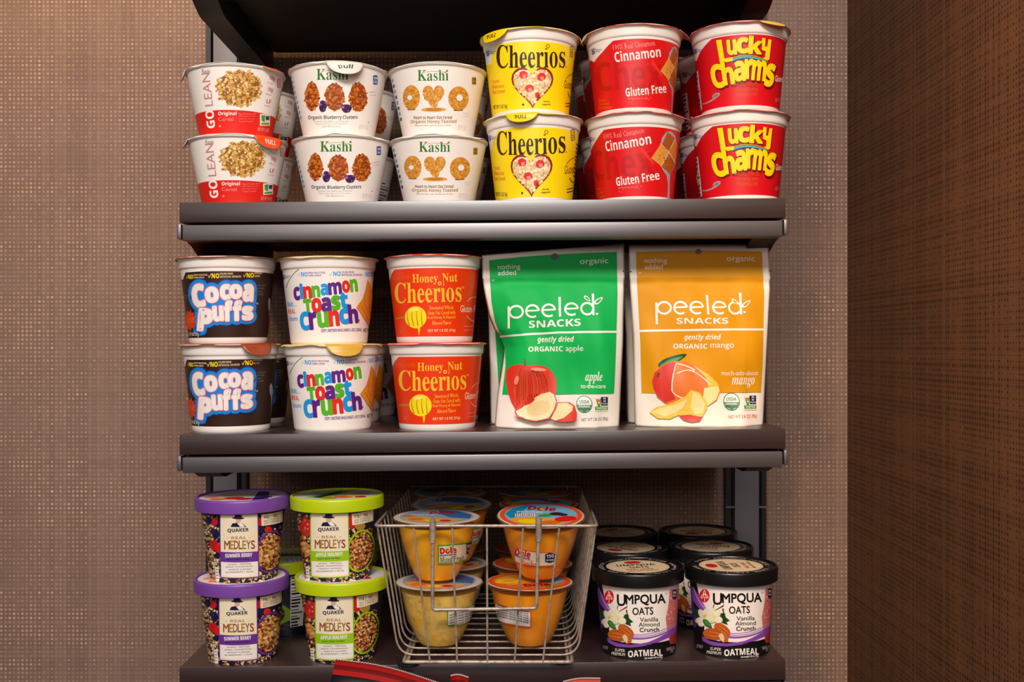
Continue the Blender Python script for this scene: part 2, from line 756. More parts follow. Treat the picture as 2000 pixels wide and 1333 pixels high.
def place(o, x, y, z, yaw=0.0, k=0.0, tilt=0.0):
    """stand a thing at (x,y,z) on a board that rises k per metre to the right"""
    m = Matrix.Translation((x, y, z)) @ Matrix.Rotation(-math.atan(k), 4, 'Y') @ Matrix.Rotation(tilt, 4, 'X') @ Matrix.Rotation(yaw, 4, 'Z')
    o.location = m.to_translation()
    o.rotation_euler = m.to_euler()
    return o


# ---------------------------------------------------------------- materials
def ink(n, r, g, b, rough=0.42):
    return mat('ink_' + n, (r, g, b), rough)


white_plastic = mat('white_plastic', (240, 228, 218), 0.35)
white_paper = mat('white_paper', (238, 226, 212), 0.5)
foil_white = mat('white_foil', (226, 214, 202), 0.35)
foil_back = mat('foil_underside', (214, 196, 182), 0.4)
I = dict(
    white=ink('white', 244, 232, 222), cream=ink('cream', 240, 222, 188), black=ink('black', 16, 13, 12), grey=ink('grey', 128, 118, 112),
    lgrey=ink('light_grey', 190, 178, 170), red=ink('red', 214, 18, 22), scarlet=ink('scarlet', 226, 28, 16), dred=ink('dark_red', 150, 14, 16),
    ghost=ink('ghost_red', 192, 8, 12), pink=ink('pink', 238, 140, 130), orange=ink('orange', 236, 106, 18), dorange=ink('burnt_orange', 196, 84, 16),
    yellow=ink('yellow', 250, 206, 0), lemon=ink('lemon', 255, 222, 20), gold=ink('gold', 190, 140, 22), tan=ink('tan', 206, 158, 88),
    beige=ink('beige', 232, 200, 148), brown=ink('brown', 112, 56, 20), dbrown=ink('dark_brown', 52, 26, 12), choc=ink('chocolate', 50, 24, 14),
    green=ink('green', 50, 120, 34), dgreen=ink('dark_green', 20, 66, 26), lime=ink('lime', 132, 190, 12), leaf=ink('leaf_green', 64, 150, 48),
    blue=ink('blue', 18, 132, 214), navy=ink('navy', 20, 26, 66), royal=ink('royal_blue', 22, 60, 150), sky=ink('sky_blue', 90, 176, 220),
    purple=ink('purple', 96, 28, 128), violet=ink('violet', 92, 44, 150), lilac=ink('lilac', 172, 110, 196), kgreen=ink('bright_green', 84, 180, 26),
    ruby=ink('ruby', 196, 26, 36), plum=ink('plum', 62, 28, 74), olive=ink('olive', 170, 130, 50))
CLUSTER = [ink('crisp_a', 186, 88, 18), ink('crisp_b', 206, 112, 30), ink('crisp_c', 150, 62, 14), ink('crisp_d', 222, 136, 48)]
GRAN = [ink('oat_a', 226, 178, 100), ink('oat_b', 200, 142, 62), ink('oat_c', 240, 208, 146), ink('oat_d', 164, 104, 40), ink('oat_e', 214, 160, 80)]
OATS = [ink('flake_a', 214, 178, 128), ink('flake_b', 176, 128, 74), ink('flake_c', 232, 206, 164), ink('flake_d', 130, 82, 42)]
NUTS = [ink('mix_a', 186, 104, 40), ink('mix_b', 216, 158, 84), ink('mix_c', 136, 60, 26), ink('mix_d', 232, 190, 124), ink('mix_e', 90, 36, 24)]



# ---------------------------------------------------------------- room
wallpaper('woven_wallpaper', 0, rgb(140, 112, 98), rgb(110, 86, 77), rgb(212, 172, 142), 0.62, None)
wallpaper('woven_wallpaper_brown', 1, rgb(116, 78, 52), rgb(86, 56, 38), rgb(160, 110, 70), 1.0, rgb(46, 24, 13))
YW = 0.325
XR = 0.442
b = MB()
b.box(-1.6, XR + 0.06, YW, YW + 0.06, -1.0, 1.3)
wb = b.build('wall_back', MATS['woven_wallpaper'], smooth=False)
wb['kind'] = 'structure'
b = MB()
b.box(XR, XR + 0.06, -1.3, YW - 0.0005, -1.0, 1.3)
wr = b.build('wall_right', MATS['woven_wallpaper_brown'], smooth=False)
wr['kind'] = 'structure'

# ---------------------------------------------------------------- shelving
board_m = wood('dark_laminate', rgb(58, 37, 36), rgb(36, 21, 20), 0.36)
steel = mat('grey_steel', (122, 116, 117), 0.40, 0.8)
post_m = mat('grey_post', (104, 100, 106), 0.5, 0.1)
black_m = mat('black_metal', (14, 13, 15), 0.5)
XL, XE = W(350, 0, 0).x, W(1534, 0, 0).x
K1, K2, K3 = 0.0076, 0.0101, 0.0127


def zshelf(py_left, k):
    return (PY0 - py_left) * S      # height of the board's top at its left front corner


Z1, Z2, Z3 = zshelf(396, K1), zshelf(850, K2), zshelf(1305, K3)


def zat(Z, k, x):
    return Z + k * (x - XL)


def make_shelf(name, Z, k, label, y0=0.0, bar=True, th=0.0195):
    r = empty(name)
    tag(r, label, 'shelf', 'wall shelves')
    w = XE - XL
    b = MB()
    b.box(0, w, y0, 0.31, -th, 0, bev=0.0006)
    b.build('board', board_m, r)
    if bar:
        zb = -th - 0.0025
        b = MB()
        b.box(0.003, w - 0.003, y0 - 0.001, y0 + 0.022, zb - 0.0155, zb, bev=0.0012)
        b.build('front_rail', steel, r)
        for x0, x1 in ((-0.0026, 0.0012), (w - 0.0012, w + 0.0026)):
            b = MB()
            b.box(x0, x1, y0 + 0.0005, y0 + 0.022, zb - 0.0135, zb + 0.001, bev=0.0006)
            b.build('end_cap', steel, r)
        b = MB()
        b.box(0.03, w - 0.03, y0 + 0.024, 0.305, -th - 0.002, -th, bev=0.0)
        b.build('underside_liner', black_m, r)
        for x0, x1 in ((0.001, 0.027), (w - 0.027, w - 0.001)):
            poly = [(y0 + 0.023, -th - 0.0005), (y0 + 0.023, zb - 0.0155)]
            for i in range(9):
                t = i / 8
                poly.append((y0 + 0.023 + 0.05 * t, zb - 0.0155 - 0.012 * (t * t * (3 - 2 * t))))
            poly += [(0.29, zb - 0.0275), (0.305, zb - 0.0255), (0.305, -th - 0.0005)]
            b = MB()
            b.prism(poly, x0, x1)
            b.build('bracket_arm', black_m, r, angle=30)
    place(r, XL, 0, Z, 0, k)
    return r


make_shelf('wall_shelf', Z1, K1, 'dark laminate shelf with pale grey steel rail under the white, yellow and red cereal cups')
make_shelf('wall_shelf', Z2, K2, 'dark laminate shelf with grey steel rail carrying the two snack pouches')
make_shelf('wall_shelf', Z3, K3, 'dark brown laminate shelf carrying the wire basket and oatmeal tubs')
make_shelf('wall_shelf', (PY0 + 31) * S + 0.0375, K1, 'topmost dark shelf seen from below above the cereal cups')
make_shelf('wall_shelf', -0.545, K3, 'lowest deck below the frame holding the red snack bags', y0=-0.16, bar=False)

for (gx0, gx1), lab in (((-0.364, -0.334), 'grey steel wall upright behind the purple lidded tubs'), ((0.294, 0.3245), 'grey steel wall upright behind the black lidded tubs')):
    r = empty('wall_upright', ((gx0 + gx1) / 2, YW, -0.7))
    tag(r, lab, 'shelf upright', 'wall uprights')
    h = 1.3
    w2 = (gx1 - gx0) / 2
    b = MB()
    b.box(-w2, w2, -0.019, -0.0005, 0, h, bev=0.0008)
    b.build('post', post_m, r)
    for sx in (-1, 1):
        for a, bb_, mm, nm in ((0.0045, 0.0105, black_m, 'outer_bar'), (0.0002, 0.0012, black_m, 'edge_strip')):
            b = MB()
            x0, x1 = sorted((sx * (w2 + a), sx * (w2 + bb_)))
            b.box(x0, x1, -0.014, -0.0005, 0, h)
            b.build(nm, mm, r, smooth=False)
        for kk in range(5):
            b = MB()
            x0, x1 = sorted((sx * w2, sx * (w2 + 0.0105)))
            b.box(x0, x1, -0.016, -0.0135, 0.045 + kk * 0.225, 0.047 + kk * 0.225)
            b.build('lug', post_m, r, smooth=False)

# ---------------------------------------------------------------- cereal cups
YC = 0.06
KC = (D + YC) / D


def cx_of(px, y=YC):
    return (px - PX0) * S * (D + y) / D


HG, HK = 0.0886, 0.0700
GM_SLOPE = 0.1034


def GM_R(z):
    return 0.0388 + GM_SLOPE * z


def KA_R(z):
    return 0.0352 + 0.2050 * z


KA_SLOPE = 0.2050


def foil_lid(root, R, h, top, side, seed, amp=0.0009, tabs=(), droop=0.0010, print_mats=None):
    """peelable foil: flat middle, crimped wavy edge, pull tabs folded over the rim"""
    rnd = random.Random(seed)
    ph = [rnd.uniform(0, 2 * PI) for _ in range(4)]

    def wave(k, a):
        w = (math.sin(5 * a + ph[0]) + 0.7 * math.sin(9 * a + ph[1]) + 0.5 * math.sin(17 * a + ph[2])) / 2.2
        e = (0, 0, 0.25, 1, 1, 0.25, 0)[k]
        return (0.4 * amp * w * e, amp * w * e)
    b = MB()
    b.lathe([(0.004, h - 0.0006), (R - 0.006, h - 0.0006), (R - 0.003, h - 0.0007), (R, h - 0.0010 - droop),
             (R - 0.0001, h - 0.0006 - droop), (R - 0.003, h - 0.0001), (0.004, h)], 96, 0, wave, False, False)
    n = 96
    mi = []
    for kf in range(6):
        mi += [1 if kf < 3 else 0] * n
    b.mi = mi
    b.add([(0, 0, h - 0.0006)] + [b.v[i] for i in range(n)], [(0, i + 1, (i + 1) % n + 1) for i in range(n)][::-1], 1)
    b.add([(0, 0, h)] + [b.v[6 * n + i] for i in range(n)], [(0, i + 1, (i + 1) % n + 1) for i in range(n)], 0)
    lid = b.build('foil_lid', [top, side], root, angle=60)
    for (a0, wid, L, ang, tm, word, wm) in tabs:
        nu, nt = 14, 8
        V, F, MI_ = [], [], []

        def P(s, t, off):
            shrink = math.sqrt(max(0.0, 1 - (t * 0.985) ** 1.6))
            a = a0 + (s * wid * shrink) / R
            bend = min(1.0, t * 2.2)
            an = math.radians(ang) * bend
            rr = R - 0.0008 + L * t * math.cos(math.radians(ang) * (0.5 + 0.5 * bend)) + off * math.sin(an)
            zz = h - 0.0004 - droop * 0.4 - L * t * math.sin(math.radians(ang) * (0.4 + 0.6 * bend)) + off * math.cos(an)
            return Vector((rr * math.sin(a), -rr * math.cos(a), zz))
        for off in (0.0002, -0.0003):
            for j in range(nt + 1):
                for i in range(nu + 1):
                    V.append(P(-1 + 2 * i / nu, j / nt, off))
        m = (nu + 1) * (nt + 1)
        for j in range(nt):
            for i in range(nu):
                q = j * (nu + 1) + i
                F.append((q, q + nu + 1, q + nu + 2, q + 1)); MI_.append(0)
                F.append((m + q, m + q + 1, m + q + nu + 2, m + q + nu + 1)); MI_.append(1)
        rim = [j * (nu + 1) for j in range(nt + 1)] + [nt * (nu + 1) + i for i in range(1, nu + 1)] + [j * (nu + 1) + nu for j in range(nt - 1, -1, -1)]
        for p, q in zip(rim, rim[1:]):
            F.append((q, p, m + p, m + q)); MI_.append(1)
        tab = mesh_obj('pull_tab', V, F, [tm, side], lid, MI_, True)
        if word:
            A = Art(lambda x, y: (x, y))
            A.text(word, -0.42, 0.30, 0.42, 0.64, wm, 'bold')

            def sf(u, v):
                p = P(u, v, 0.0002)
                n = (P(u + 0.02, v, 0.0002) - P(u - 0.02, v, 0.0002)).cross(P(u, v + 0.02, 0.0002) - P(u, v - 0.02, 0.0002))
                n.normalize()
                if n.dot(Vector((math.sin(a0), -math.cos(a0), 0.6))) < 0:
                    n = -n
                return p, n
            A.build('tab_word', sf, tab, step=0.1)
    return lid


def gm_body(root, m=None):
    b = MB()
    R = GM_R
    prof = [(0.034, 0.0018), (0.0355, 0.0004), (0.0378, 0.0), (R(0.0016), 0.0016)]
    for i in range(9):
        z = 0.004 + i * 0.0087
        prof.append((R(z), z))
    prof += [(R(0.0762), 0.0762), (0.04785, 0.0771), (0.0482, 0.0785), (0.0484, 0.081), (0.0486, 0.0845), (0.0491, 0.0862), (0.0508, 0.0868), (0.0511, 0.0873), (0.0508, 0.0878), (0.045, 0.0878)]
    b.lathe(prof, 96)
    return b.build('cup_body', m or white_plastic, root, angle=40)


def kashi_body(root, m=None):
    b = MB()
    prof = [(0.031, 0.003), (0.0335, 0.0008), (KA_R(0) - 0.0004, 0.0), (KA_R(0.001), 0.001)]
    for i in range(8):
        z = 0.004 + i * 0.0085
        prof.append((KA_R(z), z))
    prof += [(KA_R(0.0658), 0.0658), (0.0500, 0.0664), (0.0507, 0.0675), (0.0505, 0.0685), (0.0495, 0.0690), (0.045, 0.0690)]
    b.lathe(prof, 96)
    return b.build('cup_body', m or white_paper, root, angle=40)


def gm_logo(A, x, y, s, rot=0):
    A.text('G', x, y, x + s * 0.9, y + s * 1.5, I['royal'], 'script', off=0.02)
    A.lines(['General', 'Mills'], x + s, y + s * 0.1, x + s * 2.6, I['royal'], s * 0.35, s * 0.5, 'bold', False)


def band(A, z0, z1, m, u0=-2.4, u1=2.4):
    A.adduv([(u0, z0), (u1, z0), (u1, z1), (u0, z1)], [(0, 1, 2, 3)], m)


def facts(A, u0, z0, z1, w, bg, fg, n=10, seed=1):
    """nutrition panel on the side that faces away"""
    A.adduv([(u0, z0), (u0 + w, z0), (u0 + w, z1), (u0, z1)], [(0, 1, 2, 3)], bg)
    rnd = random.Random(seed)
    h = (z1 - z0) / n
    for i in range(n):
        e = w * rnd.uniform(0.5, 0.9)
        t = rnd.choice((0.25, 0.4, 0.55))
        A.adduv([(u0 + w * 0.06, z0 + h * (i + 0.2)), (u0 + e, z0 + h * (i + 0.2)), (u0 + e, z0 + h * (i + 0.2 + t)), (u0 + w * 0.06, z0 + h * (i + 0.2 + t))], [(0, 1, 2, 3)], fg)


HS = dict(granola=(0.0703, 0.0699), blueberry=(0.0720, 0.0690), rings=(0.0715, 0.0680), yellow=(0.0846, 0.0884), cinnamon=(0.0869, 0.0886),
          lucky=(0.0878, 0.0896), cocoa=(0.0873, 0.0889), toast=(0.0875, 0.0875), honey=(0.0879, 0.0878))   # upper, lower cup of each stack


def ref(px, k, Z, kind, R, y=YC):
    x = cx_of(px, y)
    H = HG if R is GM_R else HK
    return cone_proj(x, y, zat(Z, k, x) + HS[kind][1], R, HS[kind][0] / H)


# --- white and red granola cup
def art_golean():
    A = Art(ref(461, K1, Z1, 'granola', KA_R), (340, 100), 4.444)
    band(A, 0.0012, 0.0640, I['white'], -3.1, 3.1)
    band(A, 0.0012, 0.0247, I['scarlet'], -3.1, 3.1)
    A.text('LEAN', 258, 188, 326, 478, mat('ink_dusty_rose', (196, 132, 128)), '', 96, base=0.004)
    A.text('GO', 280, 512, 352, 668, I['white'], 'bold', 96, off=0.01)
    A.text('Kashi', 246, 156, 318, 186, I['grey'], 'serif', -4)
    mats = [ink('gran_a', 222, 172, 88), ink('gran_b', 196, 136, 50), ink('gran_c', 240, 208, 142), ink('gran_d', 150, 92, 30), ink('gran_e', 210, 156, 72)]
    ins = lambda x, y: ((x - 566) / 192) ** 2 + ((y - 318) / 158) ** 2 < 1 + 0.12 * math.sin(x * 0.07) + 0.1 * math.sin(y * 0.11)
    A.ell(566, 318, 178, 146, mats[3], n=30, jag=0.05, seed=3)
    A.scatter(ins, (360, 150, 775, 490), 620, (14, 34), mats, 5, 0.3)
    for (x0, y0, x1, y1, t) in ((828, 218, 876, 262, '10g'), (814, 318, 860, 362, '10g'), (804, 422, 842, 458, 'LF')):
        A.text(t, x0, y0, x1, y1, I['ruby'], 'bold', -14)
    for y, t in ((272, 'Protein'), (370, 'Fiber'), (470, 'Low Fat')):
        A.text(t, 800 + (370 - y) * 0.12, y, 850 + (370 - y) * 0.12, y + 16, I['grey'], '', -14, res=1)
    A.rect(898, 244, 926, 322, I['ruby'], r=8)
    A.rect(903, 250, 921, 316, I['white'], r=6)
    A.text('120', 905, 256, 919, 306, I['ruby'], 'bold', -90, res=1)
    A.text('Original', 385, 524, 543, 566, I['white'], 'bold')
    A.text('Cereal', 386, 573, 516, 606, I['pink'])
    A.lines(['Plant-Protein and', 'Wholegrain Seven', 'with Soy, Honey', 'Toasted Crunch'], 562, 538, 712, I['pink'], 14, 22, '', False)
    A.rect(745, 548, 832, 650, I['cream'])
    A.poly([(757, 562), (790, 556), (786, 622), (760, 606)], I['leaf'])
    A.rect(794, 566, 826, 600, I['royal'])
    A.rect(757, 626, 824, 640, I['leaf'])
    A.text('NET WT 1.4 OZ', 726, 668, 824, 700, I['pink'], 'bold', -8, res=1)
    A.ell(400, 651, 9, 9, I['pink'])
    facts(A, 1.75, 0.004, 0.062, 0.7, I['white'], I['navy'], 14, 2)
    return A


# --- white cup with fried clusters and blueberries
def art_blueberry():
    A = Art(ref(662, K1, Z1, 'blueberry', KA_R), (550, 100), 4.444)
    band(A, 0.0012, 0.0640, I['white'], -3.1, 3.1)
    A.text('Kashi', 308, 152, 583, 250, I['green'], 'serif', base=-0.012)
    A.curve((352, 178), (440, 150), (566, 182), (2, 5), I['gold'])
    for i, (x0, x1, y0, y1, sd) in enumerate(((203, 331, 262, 518, 1), (374, 552, 270, 520, 2), (583, 750, 272, 528, 3))):
        cx, cy, rx, ry = (x0 + x1) / 2, (y0 + y1) / 2, (x1 - x0) / 2, (y1 - y0) / 2

        def ins(x, y, cx=cx, cy=cy, rx=rx, ry=ry):
            t = (y - cy) / ry
            w = 1.0 if t > 0 else 1 - 0.25 * t * t
            return ((x - cx) / (rx * w)) ** 2 + t * t < 0.94
        A.ell(cx, cy, rx * 0.92, ry * 0.95, CLUSTER[2], n=26, jag=0.05, seed=sd)
        A.scatter(ins, (x0, y0, x1, y1), 210, (12, 30), CLUSTER + [ink('crisp_e', 140, 46, 12)], sd, 0.4)
    for (cx, cy, rx, ry) in ((361, 476, 33, 50), (564, 498, 44, 38)):
        A.ell(cx, cy, rx, ry, I['plum'], n=14, jag=0.08, seed=int(cx))
        A.scatter(lambda x, y: ((x - cx) / rx) ** 2 + ((y - cy) / ry) ** 2 < 0.8, (cx - rx, cy - ry, cx + rx, cy + ry), 22, (8, 20), [I['plum'], I['lilac'], I['navy'], I['violet']], 9)
    A.text('Organic Blueberry Clusters', 232, 556, 660, 600, I['navy'], 'bold', 0, base=-0.004)
    A.lines(['Toasted Oat Flakes and Crunchy', 'Naturally Flavored Clusters', 'with Blueberries'], 280, 604, 582, I['grey'], 14, 21)
    A.rect(797, 212, 836, 294, I['royal'], r=9)
    A.lines(['180', 'CAL'], 802, 226, 832, I['white'], 22, 32, 'bold')
    A.lines(['PERFECT', 'SOURCE'], 762, 354, 826, I['grey'], 10, 26)
    A.text('NET WT 1.9 OZ', 672, 644, 750, 684, I['lgrey'], '', -7, res=1)
    A.ell(754, 622, 7, 7, I['lgrey'])
    for i in range(9):
        A.rect(84 + i * 10, 210 + i * 44, 96 + i * 10, 236 + i * 44, I['sky'])
    facts(A, 1.62, 0.003, 0.042, 0.8, I['white'], I['navy'], 12, 4)
    return A


# --- white cup with oat rings and a toasted heart
def art_honey():
    A = Art(ref(856, K1, Z1, 'rings', KA_R), (550, 100), 4.444)
    band(A, 0.0012, 0.0640, I['white'], -3.1, 3.1)
    A.text('Kashi', 1184, 162, 1452, 258, I['green'], 'serif', base=-0.012)
    A.curve((1225, 188), (1310, 160), (1430, 188), (2, 5), I['gold'])
    A.curve((1420, 186), (1436, 176), (1456, 160), (10, 2), I['gold'], 5)
    TO = [ink('toast_a', 214, 140, 40), ink('toast_b', 226, 160, 64), ink('toast_c', 196, 118, 26), ink('toast_d', 232, 176, 84)]
    for cx, cy, rx, ry, hx, hy, hr in ((1130, 400, 74, 106, 1118, 402, 21), (1537, 412, 88, 104, 1546, 406, 28)):
        A.ell(cx - 2, cy + ry - 2, rx * 0.5, 7, I['brown'])
        A.ell(cx, cy, rx, ry, TO[0], n=32)
        A.scatter(lambda x, y: ((x - cx) / rx) ** 2 + ((y - cy) / ry) ** 2 < 0.85, (cx - rx, cy - ry, cx + rx, cy + ry), 150, (9, 26), TO, int(cx), 0.5)
        A.ell(hx, hy, hr + 4, hr + 6, TO[2])
        A.ell(hx, hy, hr, hr + 2, I['white'])
    A.ell(1322, 508, 107, 20, TO[1], n=28)
    A.ell(1322, 506, 70, 13, TO[2], n=24)
    A.heart(1228, 298, 1414, 500, TO[0])
    A.scatter(lambda x, y: abs(x - 1321) < 84 * min(1, (505 - y) / 110) and y > 312 and (y > 330 or abs(abs(x - 1321) - 46) < 34), (1228, 300, 1414, 490), 170, (9, 26), TO, 8, 0.5)
    A.text('Heart to Heart Oat Cereal', 1148, 560, 1480, 590, I['brown'], 'bold', base=-0.006)
    A.text('Organic Honey Toasted', 1122, 594, 1518, 634, I['olive'], 'bold', base=-0.008)
    A.lines(['Made for Flavor and Wholesome Honey'], 1158, 639, 1470, I['grey'], 15, 20)
    A.rect(1654, 228, 1692, 294, I['olive'], r=6)
    A.lines(['150', 'CAL'], 1659, 238, 1688, I['black'], 20, 28, 'bold')
    A.text('NET WT 1.5 OZ', 1528, 648, 1602, 690, I['lgrey'], '', -7, res=1)
    A.lines(['PERFECT', 'SOURCE'], 1580, 540, 1630, I['lgrey'], 9, 22)
    for i in range(8):
        A.rect(962 + i * 10, 240 + i * 48, 976 + i * 10, 268 + i * 48, I['royal'] if i % 2 else I['sky'])
    facts(A, 1.62, 0.003, 0.042, 0.8, I['white'], I['brown'], 12, 6)
    return A


# --- yellow cup with an oat filled heart
def art_yellow():
    A = Art(ref(1036, K1, Z1, 'yellow', GM_R), (920, 30), 3.604)
    Y = mat('ink_cup_yellow', (254, 218, 0), 0.4)
    band(A, 0.0058, 0.0740, Y, -3.0, 3.0)
    A.poly([(60, 150), (215, 172), (176, 238), (150, 290), (140, 345), (90, 345)], I['white'])
    gm_logo(A, 112, 246, 26)
    A.text('Cheerios', 183, 207, 665, 372, I['dbrown'], 'serif', base=-0.010)
    A.poly([(508, 195), (582, 195), (576, 235), (514, 235)], Y)
    A.ring(543, 218, 15, 15, 8, I['gold'], n=18)
    A.text(".", 666, 364, 673, 371, I['dbrown'], 'bold')
    A.heart(287, 366, 580, 662, I['dred'])
    A.heart(300, 382, 567, 640, I['beige'])
    ins = lambda x, y: (abs(x - 433) < 122 and 392 < y < 500 and (y > 420 or abs(abs(x - 433) - 64) < 44)) or (500 <= y < 630 and abs(x - 433) < 122 * (632 - y) / 132)
    O = [ink('ringlet_a', 240, 214, 164), ink('ringlet_b', 224, 186, 124), ink('ringlet_c', 248, 230, 192), ink('ringlet_d', 206, 164, 100)]
    A.scatter(ins, (300, 385, 567, 635), 300, (14, 26), O, 4, 0.7, 7)
    for x, y, rx, ry in ((373, 420, 30, 28), (496, 434, 30, 28), (412, 514, 32, 26), (468, 563, 18, 22)):
        A.ell(x, y, rx, ry, I['scarlet'], n=14, jag=0.1, seed=int(x))
        A.ell(x + 5, y + 10, rx * 0.45, ry * 0.5, I['pink'] if rx > 20 else I['dred'], n=10)
    for i, t in enumerate(('Toasted', 'Whole Grain', 'Oat Cereal')):
        A.text(t, 148 + i * 3, 448 + i * 36, 202 + i * 8 + (24 if i else 0), 476 + i * 36, I['orange'], 'bold', 6, res=1)
    A.text('NET WT 1.3 OZ (36g)', 160, 628, 258, 664, I['black'], 'bold', 4, res=1)
    A.lines(['Serving', 'Suggestion'], 500, 602, 560, I['black'], 13, 20, 'bold')
    A.ell(368, 628, 7, 7, I['black'])
    A.text('Gluten Free', 655, 462, 760, 520, I['brown'], '', -4, base=0.004)
    A.curve((668, 450), (692, 412), (720, 418), 4, I['brown'])
    A.curve((684, 545), (690, 590), (716, 594), 5, I['brown'])
    A.rect(698, 220, 720, 298, I['brown'], r=8)
    A.rect(702, 226, 716, 292, Y, r=6)
    A.text('140', 703, 234, 715, 284, I['brown'], 'bold', -90, res=1)
    A.rect(664, 620, 700, 626, I['black'])
    A.rect(664, 640, 698, 646, I['black'])
    for i in range(9):
        A.adduv([(1.36, 0.030 + i * 0.004), (1.75, 0.030 + i * 0.004), (1.75, 0.032 + i * 0.004), (1.36, 0.032 + i * 0.004)], [(0, 1, 2, 3)], I['brown'])
    return A


def lattice_piece(A, P0):
    """spoon holding square woven cereal pieces (crop coordinates of the lower cup)"""
    A.at(P0[0], P0[1], P0[2])
    SIL = ink('spoon_silver', 168, 160, 168)
    out = [(650, 900), (660, 850), (690, 812), (722, 806), (752, 840), (764, 900), (762, 980), (745, 1060), (716, 1116), (712, 1180), (710, 1280), (696, 1280), (700, 1180), (692, 1116), (664, 1072), (648, 1030)]
    A.poly(out, SIL)
    A.poly([(655, 905), (700, 812), (748, 860), (712, 952)], ink('square_dark', 172, 84, 22))
    A.poly([(584, 988), (652, 890), (706, 958), (650, 1044)], ink('square_light', 226, 150, 60))
    A.poly([(710, 956), (748, 866), (766, 900), (760, 990), (745, 1030)], ink('square_mid', 214, 132, 44))
    A.poly([(656, 1048), (710, 962), (748, 1034), (718, 1112)], ink('square_dark', 172, 84, 22))
    for a, b_ in (((648, 888), (750, 1040)), ((750, 862), (650, 1050))):
        A.line([a, b_], 5, I['beige'])
    A.scatter(lambda x, y: abs(x - 690) / 80 + abs(y - 985) / 130 < 0.8, (600, 850, 760, 1110), 60, (5, 9), [ink('square_mid', 214, 132, 44), ink('square_light', 226, 150, 60), ink('square_dark', 172, 84, 22)], 3)


def art_cinnamon():
    A = Art(ref(1238, K1, Z1, 'cinnamon', GM_R), (1110, 30), 3.604)
    Rm = mat('ink_cup_red', (222, 14, 18), 0.38)
    band(A, 0.0058, 0.0736, Rm, -3.0, 3.0)
    A.poly([(120, 140), (330, 163), (322, 176), (240, 262), (186, 328), (168, 318), (120, 318)], I['white'])
    gm_logo(A, 168, 232, 28)
    A.text('Chex', 200, 304, 664, 524, I['ghost'], 'bold', 3)
    A.poly([(596, 316), (664, 424), (662, 450), (584, 336)], ink('bright_red', 236, 44, 34))
    A.text('100% Real Cinnamon', 318, 188, 612, 230, I['pink'], '', 6, res=1)
    A.text('Cinnamon', 328, 237, 652, 312, I['white'], 'bold', 6.5, base=-0.004)
    A.text('Gluten Free', 404, 496, 690, 560, I['white'], 'bold', 5.5, base=-0.01)
    A.curve((430, 564), (560, 548), (688, 546), 2, I['pink'])
    A.lines(['NO HIGH FRUCTOSE'], 420, 580, 560, I['pink'], 12, 16)
    for x, y in ((438, 600), (562, 580)):
        for a in range(5):
            A.ell(x + 16 * math.cos(a * 1.25), y + 16 * math.sin(a * 1.25), 3, 3, I['pink'], n=6)
    for i, t in enumerate(('Sweetened', 'Rice Cereal with', 'Real Cinnamon')):
        A.text(t, 214 + i * 2, 584 + i * 26, 268 + i * 20, 606 + i * 26, I['orange'], '', 5, res=1)
    # the spoon lies further round the cup than the lettering
    lattice_piece(A, ((1108, 30 - 167), 3.604, 0.27))
    return A


